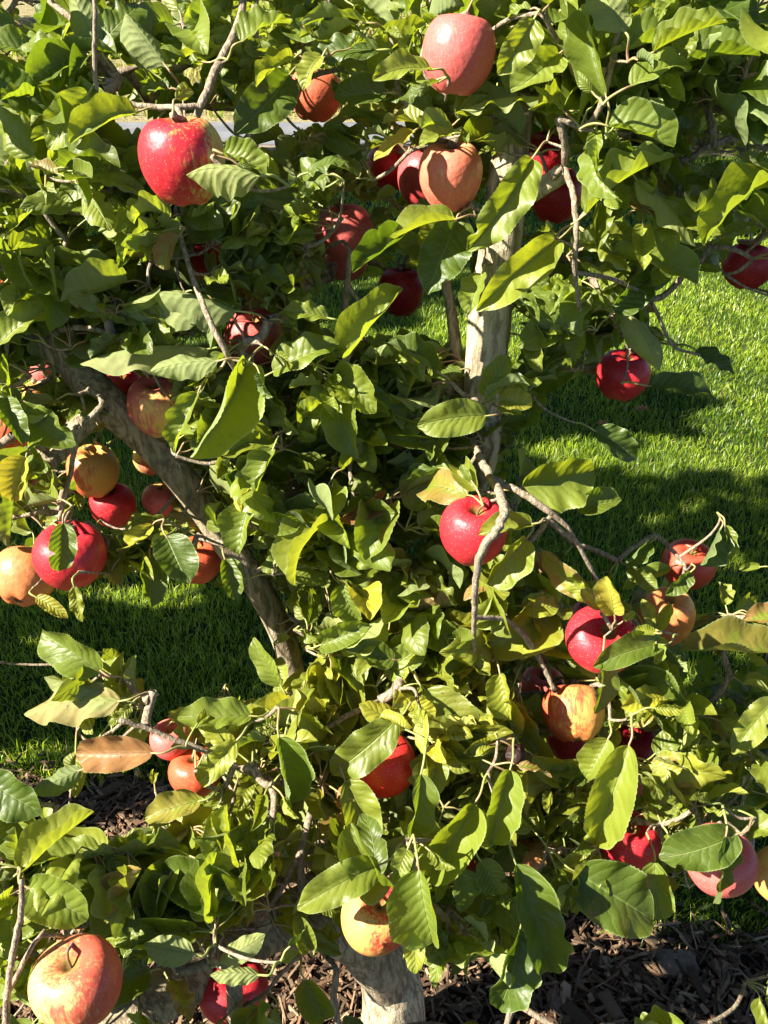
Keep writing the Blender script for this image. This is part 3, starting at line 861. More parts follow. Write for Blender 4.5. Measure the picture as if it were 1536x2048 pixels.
# ------------------------------------------------------------------ hero leaves
# base px, base py, tip px, tip py, W/L, facing tilt x, y (screen), brightness, yellow, brown, underside?, fold, arch, depth offset
H = [
 (198, 95, 140, -25, .60, .1, .1, .7, .1, 0, 1, .3, .3, 0), (178, 186, 98, 300, .60, .5, -.2, .8, .12, 0, 0, .3, .6, 0), (272, 226, 140, 288, .50, .6, .5, .8, .15, 0, 0, .5, .7, -.02),
 (78, 108, -40, 82, .55, .2, .2, .6, 0, 0, 0, .3, .4, 0), (150, 112, 55, 168, .62, .2, .3, .35, 0, 0, 0, .25, .4, 0), (-30, 165, 98, 222, .6, .4, 0, .2, 0, 0, 0, .2, .4, .01),
 (330, 130, 252, 25, .62, .3, -.1, .5, .1, 0, 1, .3, .4, 0), (482, 84, 580, 48, .72, -.4, .3, .7, .05, 0, 0, .25, .8, -.02), (586, 118, 512, 175, .48, .6, .4, .8, .2, 0, 0, .6, .9, 0),
 (578, 150, 470, 268, .55, .6, -.1, .25, 0, 0, 0, .3, .5, .01), (732, 46, 604, 50, .45, 0, 1.2, .6, .05, 0, 0, .4, .7, 0), (758, 100, 628, 112, .52, .1, .3, .15, 0, 0, 0, .3, .5, 0),
 (645, 112, 608, 182, .72, -.3, .1, .9, .3, 0, 0, .4, .8, -.04), (772, 186, 668, 196, .62, .4, .1, .2, 0, 0, 0, .25, .3, 0), (862, 140, 745, 160, .5, .4, .9, .8, .15, 0, 0, .4, .6, 0),
 (852, 250, 765, 248, .62, .3, .5, .8, .25, 0, 0, .3, .5, 0), (828, 262, 748, 322, .36, 0, .6, .9, .85, .1, 0, .4, .5, -.02), (908, 262, 838, 296, .60, .1, .3, .9, .2, 0, 0, .4, .6, -.04),
 (1090, 195, 905, 228, .30, 0, 1.4, .8, .12, 0, 1, .3, .5, -.02), (1068, 38, 996, 150, .62, .4, .1, .7, .15, 0, 0, .4, .5, -.02), (1118, 108, 1022, 185, .66, .5, .0, .75, .1, 0, 0, .4, .6, -.03),
 (1248, 62, 1186, -40, .62, .2, -.2, .5, .2, 0, 1, .2, .3, -.04), (1212, 192, 1175, 5, .30, -.8, .1, .7, 0, 0, 0, .5, .5, -.03), (1216, 110, 1352, 78, .60, 0, .2, .6, 0, 0, 0, .3, .6, -.02),
 (1262, 172, 1384, 132, .50, -.2, .8, .7, .05, 0, 0, .4, .7, -.04), (1360, 130, 1520, 112, .56, -.1, .6, .5, 0, 0, 0, .35, .4, 0), (1396, 0, 1530, 92, .62, .3, .1, .05, 0, 0, 0, .2, .4, .02),
 (1216, 252, 1348, 294, .62, -.4, .6, .75, 0, 0, 0, .3, .7, -.04), (1306, 138, 1336, 252, .80, .5, .0, .12, 0, 0, 0, .2, .4, .02), (1396, 168, 1490, 292, .56, .5, .1, .2, 0, 0, 0, .3, .4, .01),
 (1192, 262, 1190, 345, .55, -.3, .2, .8, .05, 0, 0, .5, .6, -.03), (1172, 428, 1348, 314, .42, -.2, .9, .75, .08, 0, 0, .5, .6, -.03), (1272, 358, 1392, 492, .28, .0, .5, .8, .25, 0, 1, .3, .6, -.02),
 (1064, 318, 934, 502, .46, .2, -.1, .75, .08, 0, 0, .55, .9, -.06), (1118, 478, 952, 622, .42, .5, .2, .9, .2, 0, 0, .5, .4, -.04), (1222, 506, 1394, 566, .50, -.3, .6, .8, .05, 0, 0, .3, .7, -.02),
 (1166, 492, 1232, 468, .75, .2, .1, .7, .2, 0, 0, .2, .4, 0), (964, 548, 938, 630, .62, -.6, .1, .9, .05, 0, 0, .3, .5, -.03), (912, 442, 852, 590, .62, .5, -.1, .15, 0, 0, 0, .3, .4, -.01),
 (882, 446, 846, 505, .75, -.4, .1, .8, .1, 0, 0, .4, .5, 0), (908, 440, 772, 496, .40, .2, .8, .85, .2, 0, 0, .5, .8, -.02), (806, 466, 706, 546, .40, .3, .4, .2, 0, 0, 0, .4, .6, -.03),
 (520, 352, 372, 350, .55, .3, .4, .7, .2, 0, 1, .4, .8, -.05), (446, 308, 532, 352, .55, -.4, .5, .8, .02, 0, 0, .3, .7, 0), (404, 626, 212, 634, .36, .1, .9, .8, .15, 0, 1, .4, .7, 0),
 (474, 622, 296, 588, .42, .1, .7, .7, .1, 0, 1, .3, .8, -.01), (418, 698, 160, 728, .30, .1, .7, .85, .15, .1, 1, .4, .8, -.02), (436, 722, 300, 744, .34, .1, .6, .6, .1, 0, 1, .3, .6, -.07),
 (492, 732, 380, 914, .50, .3, -.1, .6, .08, 0, 0, .6, .8, -.06), (396, 786, 350, 906, .40, -.2, 0, .7, .05, 0, 0, .4, .6, -.06), (546, 744, 678, 688, .58, -.1, .4, .7, .05, 0, 0, .4, .7, -.02),
 (656, 636, 566, 622, .50, .2, .4, .7, .1, 0, 0, .4, .6, -.02), (690, 722, 806, 578, .32, -.5, .2, .9, .08, 0, 0, .5, .6, -.02), (872, 742, 775, 686, .45, .3, .2, .2, 0, 0, 0, .4, .5, 0),
 (1134, 628, 1036, 694, .58, .5, .1, .7, .1, 0, 0, .3, .6, 0), (968, 794, 1018, 712, .55, -.2, 0, .7, .05, 0, 0, .3, .5, -.04), (1000, 800, 1064, 812, .85, -.3, .2, .85, .25, .15, 0, .3, .6, -.04),
 (972, 832, 834, 852, .56, .3, .1, .7, .12, 0, 0, .3, .5, -.03), (1162, 648, 1148, 722, .58, -.6, 0, .9, .1, 0, 0, .2, .4, 0), (1250, 618, 1318, 742, .36, .2, .2, .8, .25, 0, 1, .3, .5, -.02),
 (1226, 622, 1292, 536, .60, .5, 0, .15, 0, 0, 0, .3, .4, 0), (1300, 772, 1432, 802, .45, .3, .6, .1, 0, 0, 0, .3, .4, 0), (1392, 700, 1468, 748, .6, .3, .3, .08, 0, 0, 0, .3, .4, 0),
 (1044, 975, 1188, 940, .68, .6, -.1, .8, .08, 0, 0, .2, .5, 0), (1150, 1012, 1242, 1000, .58, .5, 0, .3, .05, 0, 0, .3, .4, 0), (1190, 862, 1272, 918, .58, .4, 0, .1, 0, 0, 0, .3, .4, 0),
 (1052, 1078, 974, 1168, .62, .4, .1, .75, .12, 0, 0, .4, .6, -.03), (1064, 1048, 958, 1072, .45, .3, .5, .7, .2, 0, 0, .4, .6, -.04), (1042, 1212, 1116, 1216, .88, -.4, .3, .95, .35, 0, 0, .3, .6, -.02),
 (992, 1190, 944, 1254, .65, .3, .1, .8, .2, 0, 0, .5, .6, -.03), (1228, 1228, 1214, 1152, .68, -.2, .1, .9, .7, .25, 0, .3, .5, -.03), (1202, 1218, 1162, 1178, .60, -.2, .2, .8, .6, .7, 0, .4, .6, -.02),
 (1548, 1304, 1360, 1302, .38, -.3, .7, .85, .08, .35, 0, .4, .6, -.02), (1570, 1236, 1486, 1242, .62, -.2, .5, .8, .2, .8, 0, .4, .5, -.02), (1552, 1400, 1464, 1508, .48, -.2, .4, .85, .1, .1, 0, .4, .6, -.03),
 (1322, 1290, 1186, 1334, .44, .2, .8, .3, 0, 0, 0, .4, .6, -.03), (1238, 1352, 1352, 1462, .58, .5, .2, .3, .02, 0, 0, .3, .5, -.01), (1206, 1312, 1188, 1428, .60, .6, -.1, .35, .05, 0, 0, .4, .5, -.05),
 (1000, 1348, 1022, 1440, .60, -.4, .1, .85, .3, 0, 0, .3, .4, -.03), (1258, 1490, 1190, 1690, .44, -.3, .2, .9, .12, 0, 0, .45, .5, -.06), (1216, 1478, 1176, 1560, .80, -.2, .2, .8, .1, 0, 0, .4, .5, -.03),
 (1148, 1742, 1306, 1842, .66, .4, -.2, .25, 0, 0, 0, .15, .5, -.04), (1474, 1668, 1318, 1716, .54, .3, .3, .2, 0, 0, 0, .2, .5, -.06), (1452, 1672, 1426, 1806, .58, .5, -.3, .12, 0, 0, 0, .3, .4, -.04),
 (1310, 1722, 1324, 1838, .58, -.5, .2, .7, 0, 0, 0, .3, .4, -.01), (1032, 1728, 1108, 1944, .40, .4, -.1, .3, 0, 0, 0, .4, .6, -.05), (1040, 1858, 998, 2018, .52, .5, -.1, .15, 0, 0, 0, .3, .5, -.03),
 (948, 1608, 848, 1760, .56, -.1, -.2, .85, .1, 0, 0, .5, .5, -.05), (838, 1738, 866, 1884, .78, -.5, .4, .75, 0, 0, 0, .35, .6, -.07), (842, 1548, 800, 1696, .50, .4, -.1, .45, .02, 0, 0, .5, .6, -.07),
 (792, 1440, 662, 1548, .50, .3, .2, .5, .08, 0, 0, .3, .5, -.04), (558, 1474, 572, 1610, .50, .5, -.1, .3, 0, 0, 0, .4, .6, -.03), (758, 1730, 594, 1818, .50, .2, .4, .65, .1, 0, 0, .5, .8, -.04),
 (478, 1732, 454, 1608, .58, -.5, .1, .9, .15, 0, 0, .4, .5, -.03), (472, 1792, 318, 1740, .58, .1, .3, .25, 0, 0, 0, .25, .6, -.01), (40, 1742, 188, 1624, .42, -.1, .6, .85, .2, .05, 0, .4, .5, -.03),
 (58, 1776, 176, 1838, .68, -.4, .6, .8, .02, 0, 0, .3, .6, -.04), (388, 1908, 288, 1888, .60, .3, .3, .7, .12, 0, 1, .3, .7, -.04), (306, 1506, 154, 1506, .48, -.2, .3, .9, .6, .97, 0, .4, .5, -.03),
 (202, 1342, 84, 1264, .54, -.5, .5, .7, 0, 0, 0, .3, .7, -.02), (226, 1392, 88, 1354, .34, .1, .7, .8, .15, 0, 1, .3, .5, -.02), (502, 1432, 354, 1438, .46, -.3, .6, .75, .05, 0, 0, .3, .5, -.02),
]
HERO_EXTRA = [  # further large leaves that go into the merged foliage
 (240, 1402, 48, 1428, .28, .1, .8, .8, .25, .4, 1, .3, .6, -.01), (472, 1482, 396, 1562, .45, .3, .2, .8, .35, 0, 0, .4, 1.3, -.02), (400, 1602, 290, 1640, .55, -.2, .4, .8, .3, .3, 0, .3, .5, 0),
 (250, 1392, 247, 1304, .20, -.6, 0, .9, .3, 0, 0, .6, .2, 0), (270, 1392, 273, 1310, .2, -.5, 0, .9, .2, 0, 0, .6, .2, 0), (-30, 1556, 86, 1626, .62, .4, 0, .15, 0, 0, 0, .2, .4, 0), (162, 1540, 58, 1582, .45, .3, .3, .3, 0, 0, 1, .3, .4, 0),
 (52, 914, 28, 1004, .68, -.1, 0, .85, .7, .2, 0, .3, .4, -.01), (30, 830, 152, 892, .50, .2, .1, .5, 0, 0, 0, .2, .5, -.01), (10, 796, 46, 890, .5, .3, 0, .35, 0, 0, 0, .4, .5, -.03), (-4, 692, 98, 618, .55, 0, .4, .8, .1, 0, 0, .4, .6, -.01),
 (106, 540, 100, 664, .56, .6, -.1, .2, 0, 0, 0, .2, .4, -.01), (72, 560, 14, 632, .62, -.2, .2, .85, .15, 0, 0, .5, .5, 0), (502, 1008, 478, 1108, .70, -.4, .3, .7, 0, 0, 0, .3, .5, 0), (546, 898, 514, 988, .60, -.3, .2, .75, .05, 0, 0, .3, .5, 0),
 (332, 1072, 376, 1168, .80, .5, -.2, .2, 0, 0, 0, .2, .4, -.05), (300, 1118, 302, 1214, .58, .5, -.1, .2, .05, 0, 0, .2, .4, 0), (450, 1118, 472, 1200, .55, .5, -.1, .25, .05, 0, 0, .2, .4, 0), (72, 1194, 136, 1236, .40, .2, .3, .8, .5, .2, 0, .3, .4, -.01),
 (148, 1172, 164, 1244, .32, .3, 0, .7, .3, 0, 0, .3, .4, 0), (562, 1372, 508, 1274, .45, -.6, .2, .9, .05, 0, 0, .3, .5, -.02), (686, 1168, 716, 1240, .9, -.3, .3, .7, .02, 0, 0, .3, .6, -.01), (126, 1046, 118, 1142, .62, .4, 0, .3, 0, 0, 0, .4, .5, -.08),
 (1312, 1262, 1284, 1198, .5, -.3, .2, .95, .3, 0, 0, .4, .4, -.03), (1312, 1262, 1342, 1208, .5, -.3, .2, .95, .3, 0, 0, .4, .4, -.03), (1310, 1266, 1268, 1264, .6, -.3, .3, .95, .3, 0, 0, .4, .4, -.03), (1308, 1270, 1330, 1300, .6, -.3, .3, .95, .3, 0, 0, .4, .4, -.03),
 (820, 1250, 930, 1290, .6, -.2, .3, .6, .1, 0, 0, .3, .5, -.01), (640, 1290, 740, 1250, .45, .4, .3, .5, .05, 0, 0, .3, .6, -.01), (1246, 1240, 1150, 1290, .01, 0, 0, .5, 0, 0, 0, .3, .6, .3),
 (1300, 1085, 1240, 1130, .4, .4, .3, .2, 0, 0, 0, .3, .4, .02), (1440, 1060, 1400, 1130, .7, .5, .1, .12, 0, 0, 0, .3, .4, 0), (1450, 1050, 1456, 1120, .35, .3, .1, .5, .1, 0, 0, .3, .4, 0), (1380, 1145, 1330, 1190, .5, .4, .1, .3, 0, 0, 0, .3, .4, -.05),
 (850, 1380, 950, 1500, .7, .1, .2, .6, .15, .1, 0, .3, .5, -.02), (905, 1420, 985, 1465, .55, -.5, .4, .95, .3, 0, 0, .4, .6, -.03), (815, 1400, 870, 1440, .6, -.2, .2, .95, .8, 0, 0, .3, .5, -.03), (1020, 1540, 980, 1690, .55, .0, .2, .75, .05, 0, 0, .5, .5, -.02),
 (690, 1560, 740, 1690, .55, .4, .1, .75, .15, 0, 0, .3, .5, -.02), (960, 1720, 1000, 1790, .8, .3, .1, .4, 0, 0, 0, .3, .5, -.05), (920, 1740, 930, 1820, .7, .4, -.1, .5, 0, 0, 0, .3, .5, -.04), (820, 1850, 830, 1948, .5, .3, .1, .7, .3, 0, 0, .3, .5, -.03),
 (890, 1870, 870, 1975, .4, -.5, .2, .8, .05, 0, 0, .4, .5, -.01), (620, 1900, 590, 1830, .55, .1, .2, .6, .05, 0, 0, .3, .5, 0), (440, 1925, 530, 1868, .5, 0, .5, .7, .15, 0, 1, .3, .6, -.04), (520, 1950, 420, 1950, .35, .1, .9, .7, .15, 0, 1, .3, .6, -.1), (610, 1960, 650, 2040, .9, -.2, .6, .6, 0, 0, 0, .3, .6, 0),
]
HEROUV = H + [h for h in HERO_EXTRA if h[4] > .05]


def hero(mb, row, res):
    bx, by, tx_, ty_, W, nx, ny, br, ye, bn, un, fold, arch, dz = row
    d0 = DF((bx + tx_) / 2, (by + ty_) / 2) + dz - .01
    Lp = math.hypot(tx_ - bx, ty_ - by)
    # lie in front of any apple it covers
    for (c, R, ax, ay, ar, top, ad) in AP:
        for t in (0.15, .35, .55, .75, .95):
            x, y = bx + (tx_ - bx) * t, by + (ty_ - by) * t
            if math.hypot(x - ax, y - ay) < ar * 1.12 + .2 * Lp * W:
                d0 = min(d0, ad - R * 1.10 - .012)
                break
    slope = rng.uniform(-.25, .25) * Lp / FPX
    B = P3(bx, by, d0 + slope * .5); Tp = P3(tx_, ty_, d0 - slope * .5)
    n = -FWD + nx * 1.1 * RGT + ny * 1.1 * UPV
    if un:
        n = -n
    # petiole end: a little back from the base and deeper into the crown
    dirn = nrm(B - Tp)
    L = np.linalg.norm(Tp - B)
    q = B + dirn * min(.03, L * .35) + FWD * .022
    sgn = 1 if rng.random() < .5 else -1
    for a in AP:
        if np.linalg.norm(q - a[0]) < a[1] * 1.02:
            q = a[0] + nrm(q - a[0] - FWD * a[1] * .5) * (a[1] * 1.04 + .002)
    shape = (fold * 1.2 + .12, arch * (1 if not un else -1) * 1.15, rng.uniform(.035, .075), rng.normal(0, .45), rng.uniform(-.25, .9), sgn * rng.uniform(.02, .12))
    place_leaf(mb, B, Tp, n, min(max(W, .40), .74) * 1.06, shape, (br, ye, bn), res, q, .0012)
    return q


TARGETS = []
for row in H[:100]:
    mb = MB()
    q = hero(mb, row, (26, 2, 10))
    o = link("leaf", mb.mesh("leaf", [M_LEAF, M_PET], origin=TREE_BASE), tree)
    if row[9] > .6:
        o["label"] = "dry brown leaf"
    TARGETS.append(q)
FOL = MB()
for row in H[100:] + HERO_EXTRA:
    if row[4] > .05:
        TARGETS.append(hero(FOL, row, (20, 2, 8)))
for a in AP:
    TARGETS.append(a[5])

# ------------------------------------------------------------------ foliage density over the crown (each cell 128 px of the photo)
DEN = np.array([
 [2, 3.5, 5, 7, 6, 6, 4, 6, 9, 9, 6, 5],
 [4, 6, 5, 6, 5, 4.5, 6, 6, 8, 9, 8, 4],
 [7, 5, 3, 3, 4, 6, 7, 8, 6, 8, 6, 4],
 [8, 8, 7, 4, 6, 6, 7, 6, 5, 4, 2, 2],
 [8, 8, 8, 8, 6, 5, 5, 6, 6, 7, 5, 1],
 [8, 8, 8, 8, 8, 4, 5, 6, 6, 5, 4, .5],
 [8, 7, 7, 8, 8, 7, 8, 6, 4, 3, 1.5, 0],
 [8, 7, 7, 8, 8, 8, 7, 6, 4, 1, .5, .5],
 [6, 5, 5, 6, 8, 8, 7, 5, 2, .7, 2, 1],
 [1, 1, .5, 3, 6, 8, 7, 7, 4, 4, 3, 2],
 [2, 3, .3, 3, 7, 8, 8, 8, 5, 5, 2, 2],
 [.5, 4, 4, 8, 8, 8, 8, 8, 6, 7, 4, 4],
 [2, 2, 6, 8, 8, 8, 8, 8, 8, 8, 7, 3],
 [8, 8, 8, 8, 7, 6, 8, 8, 7, 6, 5, 2],
 [9, 9, 9, 8, 7, 5, 6, 4, 2.5, 1, .5, .5],
 [7, 7, 5, 6, 5, 1.5, 0, 2.5, .7, 0, 0, .5]], float) / 9.0
HOLES = [  # x0,y0,x1,y1 where the lawn, road or mulch shows through
 (640, 560, 940, 690, .1), (230, 225, 292, 290, .1), (420, 225, 500, 275, .05), (540, 225, 590, 275, .05), (0, 115, 60, 185, .05), (200, 120, 275, 185, .05), (560, 110, 600, 230, .1), (300, 0, 350, 40, .1), (1400, 230, 1470, 330, .15), (1050, 350, 1536, 470, .35), (380, 590, 450, 690, .25),
 (1060, 780, 1536, 1080, .0), (1330, 560, 1536, 1000, .0), (160, 1180, 520, 1300, .05), (290, 1270, 540, 1400, .05), (300, 1390, 350, 1440, .0), (0, 1280, 90, 1540, .0), (160, 1560, 290, 1660, .02),
 (1080, 1850, 1536, 2048, .05), (880, 1850, 1000, 2048, .3), (540, 1930, 740, 2048, .1), (700, 1930, 860, 2048, .0), (1320, 1780, 1500, 1900, .0), (1390, 1330, 1536, 1400, .1), (420, 370, 520, 480, .4),
 (0, 0, 130, 80, .2), (370, 640, 440, 720, .2), (1035, 320, 1165, 450, .12), (940, 625, 1040, 720, .15), (960, 380, 1050, 470, .15), (230, 880, 300, 1000, .15), (520, 1480, 530, 1500, 1)]


def density(px, py):
    if px < 0 or px > 1536 or py < 0 or py > 2048:
        return .16
    fx, fy = px / 128 - .5, py / 128 - .5
    x0 = int(min(max(math.floor(fx), 0), 10)); y0 = int(min(max(math.floor(fy), 0), 14))
    ax = min(max(fx - x0, 0), 1); ay = min(max(fy - y0, 0), 1)
    v = DEN[y0, x0] * (1 - ax) * (1 - ay) + DEN[y0, x0 + 1] * ax * (1 - ay) + DEN[y0 + 1, x0] * (1 - ax) * ay + DEN[y0 + 1, x0 + 1] * ax * ay
    for (a, b, c, d, f) in HOLES:
        if a < px < c and b < py < d:
            v = min(v, f)
    return v


def clear_hit(px, py, d):
    for rows, (ya, yb) in CLEAR:
        if py < ya or py > yb:
            continue
        a = rows[:-1]; b = rows[1:]
        ab = b[:, :2] - a[:, :2]
        t = np.clip(((px - a[:, 0]) * ab[:, 0] + (py - a[:, 1]) * ab[:, 1]) / ((ab ** 2).sum(1) + 1e-9), 0, 1)
        q = a + (b - a) * t[:, None]
        dd = np.hypot(q[:, 0] - px, q[:, 1] - py)
        k = dd.argmin()
        if dd[k] < q[k, 3] * (.8 if rows[:, 3].max() < 150 and rows[0, 2] > 1.0 and len(rows) != 10 else .5) + 4 and d < q[k, 2] + .01:
            return True
    return False


# places the photograph shows in full sun: few leaves stand between them and the sun
LIT = []
DAP = []
for (px, py, d, rad) in [(975, 400, 1.0, .035), (985, 450, 1.0, .035), (990, 500, 1.02, .03), (965, 620, 1.05, .03), (955, 680, 1.06, .03), (950, 740, 1.07, .03), (1060, 30, .95, .02),
                         (915, 935, 1.18, .02), (575, 1300, 1.25, .045), (560, 1255, 1.22, .045), (470, 1110, 1.15, .04), (400, 1000, 1.12, .035), (340, 925, 1.10, .035), (520, 1180, 1.19, .035), (270, 860, 1.06, .03), (655, 1650, 1.37, .03), (740, 1960, 1.38, .04), (750, 2020, 1.40, .04), (1110, 355, .94, .02),
                         (600, 1740, .98, .02), (250, 1450, .90, .03), (350, 1480, .92, .03), (145, 1300, .9, .04), (230, 1500, .9, .03)]:
    LIT.append((*P3(px, py, d), rad, .85))
_dark = {7, 9, 10, 12, 18, 19, 27, 32, 46, 47, 48, 53, 6, 52, 51, 50, 14}
for q, a in enumerate(AP):
    if q not in _dark:
        c = a[0] - FWD * a[1] * .6 + SUN * a[1] * .5
        LIT.append((*c, a[1] * .85, .93))
for _ in range(40):
    x, y = rng.uniform(.0, .75), rng.uniform(.62, .98)
    LIT.append((x, y, .03, rng.uniform(.02, .055), .95))
for (px, py, rad) in [(330, 1200, .04), (380, 1204, .035), (430, 1198, .04), (370, 1040, .03), (1310, 1368, .05), (1380, 1372, .05), (1450, 1376, .05), (1520, 1380, .05), (1250, 1290, .03),
                      (1370, 1600, .06), (1400, 1560, .05), (1440, 1840, .05), (1390, 1870, .05), (1500, 1880, .05), (1090, 1215, .04), (1120, 905, .06), (1180, 925, .07), (1250, 935, .07), (1330, 900, .07), (1400, 930, .07), (1480, 905, .07), (1290, 960, .05), (1200, 880, .05), (1530, 950, .06), (1060, 890, .05), (560, 1060, .04), (1200, 1180, .03), (1290, 1060, .05), (1390, 1010, .05),
                      (100, 1300, .03), (60, 1530, .04), (640, 900, .05), (300, 1300, .03), (1480, 1120, .04), (480, 1290, .03), (250, 1190, .03)]:
    v = (1024 - py) / FPX
    d = CAM_H / (math.sin(PITCH) - v * math.cos(PITCH))
    LIT.append((*P3(px, py, d), rad, .9))
    DAP.append((*P3(px, py, d), rad))
LIT = np.array(LIT)
DAP = np.array(DAP)


def shades(pts):
    D = pts[:, None, :] - LIT[None, :, :3]
    s_ = D @ SUN
    perp = np.linalg.norm(D - s_[:, :, None] * SUN, axis=2)
    hit = (s_ > .012) & (perp < LIT[None, :, 3])
    k = hit.any(0)
    return bool(k.any()) and rng.random() < LIT[k, 4].max()


def leaf_ok(B, T_, N, hw):
    X = nrm(np.cross(T_ - B, N))
    ts2 = np.array([.1, .35, .6, .85, 1.0])
    pts = [B + (T_ - B) * t + X * s * hw for t in ts2 for s in ((0,) if t in (.1, 1.0) else (-1, 0, 1))]
    pts = np.array(pts)
    if pts[:, 2].min() < .04:
        return False
    px, py, dd = proj(pts)
    if dd.min() < .50:
        return False
    # keep the density of the photograph
    c = 7
    dv = [density(px[i], py[i]) for i in range(0, len(px), 2)]
    if min(dv) < max(rng.random() * .55, .17 if rng.random() < .97 else 0) and not (px[c] < -20 or px[c] > 1556 or py[c] < -20 or py[c] > 2068):
        return False
    if min(dv) < .12 and rng.random() < .6:
        return False
    if shades(pts):
        return False
    for (cc, R, ax, ay, ar, top, ad) in AP:
        if np.min(((pts - cc) ** 2).sum(1)) < (R * 1.03) ** 2:
            return False
        near = (np.hypot(px - ax, py - ay) < ar * .90) & (dd < ad)
        if near.any():
            return False
    nh = 0
    for i in range(len(px)):
        if clear_hit(px[i], py[i], dd[i]):
            nh += 1
    if nh and rng.random() < .96:
        return False
    return True


# leaf clusters (spurs)
CL = []
tries = 0
want = 1000
while len(CL) < want and tries < 30000:
    tries += 1
    px, py = rng.uniform(-130, 1640), rng.uniform(-160, 2090)
    dn = density(px, py)
    if rng.random() > dn ** 1.2:
        continue
    dep = DF(px, py) + .015 + .32 * rng.random() ** 1.6
    # crown seen against the lawn is thin
    if dn < .35:
        dep = DF(px, py) + .08 * rng.random()
    p = P3(px, py, dep)
    if p[2] < .15:
        continue
    if CL and np.min(((np.array(CL) - p) ** 2).sum(1)) < .022 ** 2:
        continue
    if any(((a[0] - p) ** 2).sum() < (a[1] + .008) ** 2 for a in AP):
        continue
    CL.append(p)
for (x0, x1, y0, y1, m) in [(-20, 570, 1600, 1960, 75), (480, 1120, 1260, 1820, 80), (0, 760, 330, 760, 45), (1080, 1420, 1340, 1700, 25)]:
    k = 0
    while k < m:
        px, py = rng.uniform(x0, x1), rng.uniform(y0, y1)
        if rng.random() > density(px, py):
            k += .2
            continue
        p = P3(px, py, DF(px, py) + rng.uniform(-.03, .08))
        k += 1
        if p[2] > .12 and not any(((a[0] - p) ** 2).sum() < (a[1] + .008) ** 2 for a in AP):
            CL.append(p)
# unseen top and rear of the crown
back = 0
while back < 60:
    p = np.array([rng.uniform(-.1, .95), rng.uniform(.95, 1.45), rng.uniform(.9, 2.0)])
    px, py, dd = proj(p)
    if 0 < py < 2048 and 0 < px < 1536 and density(float(px), float(py)) < .6:
        continue
    CL.append(p); back += 1


def fill_leaf(c, k, n, small=1.0):
    px, py, dd = proj(c)
    a = rng.uniform(0, 6.28)
    el = rng.uniform(-.55, .75)
    out = np.array([math.cos(a) * math.cos(el), math.sin(a) * math.cos(el), math.sin(el)])
    out = nrm(out + np.array([-.12, -.18, .05]))
    L = float(np.clip(rng.normal(.053, .014), .024, .088)) * small
    if k == 0:
        L *= .55
    pet = rng.uniform(.012, .030)
    B = c + out * pet
    droop = rng.uniform(-.05, .6)
    T_ = nrm(out + np.array([0, 0, -droop]))
    tip = B + T_ * L
    N = nrm(np.array([0, -.30, .55]) + SUN * .55 + rng.normal(0, .55, 3))
    W = rng.uniform(.42, .66)
    if abs(N @ T_) > .93:
        return None
    if not leaf_ok(B, tip, N, L * W * .4):
        return None
    ye = float(np.clip(rng.normal(.06, .07), 0, .4))
    low = math.exp(-((py - 1420) / 230) ** 2) * (.5 + .5 * math.exp(-((px - 800) / 500) ** 2))
    ye += low * rng.uniform(.05, .60)
    bn = 0.0
    r = rng.random()
    if r < .02 and py > 900:
        ye = rng.uniform(.6, 1)
    if .028 < r < .055:
        bn = rng.uniform(.3, .75); ye += .15
    if .075 < r < .078:
        bn = 1.0
    br = float(np.clip(rng.normal(.58, .28), 0, 1))
    return B, tip, N, W, (br, min(ye, 1), bn)


nleaf = 0
for c in CL + [q for q in TARGETS]:
    n = int(rng.integers(5, 10))
    if len(TARGETS) and any(c is q for q in TARGETS):
        n = int(rng.integers(1, 4))
    got = 0
    for k in range(n):
        for t in range(4):
            r = fill_leaf(c, k, n)
            if r is not None:
                B, tip, N, W, tint = r
                place_leaf(FOL, B, tip, N, W, rnd_shape(), tint, (16, 2, 6), c, .0010)
                nleaf += 1; got += 1
                break
    if got or any(c is q for q in TARGETS):
        pass
    else:
        c[2] = -9
print("leaves", nleaf)
CL = [c for c in CL if c[2] > -5]
TARGETS = [c for c in TARGETS if c[2] > -5]
fo = link("foliage", FOL.mesh("foliage", [M_LEAF, M_PET], origin=TREE_BASE), tree)
fo["kind"] = "stuff"

# ------------------------------------------------------------------ twigs: every spur, apple stem and leaf stalk is joined to its nearest branch
def dodge(p, back=.5):
    for a in AP:
        v = p - a[0]; dd = np.linalg.norm(v); lim = a[1] * 1.06 + .003
        if dd < lim:
            v = nrm(nrm(v) + FWD * back)
            p = a[0] + v * lim
    return p


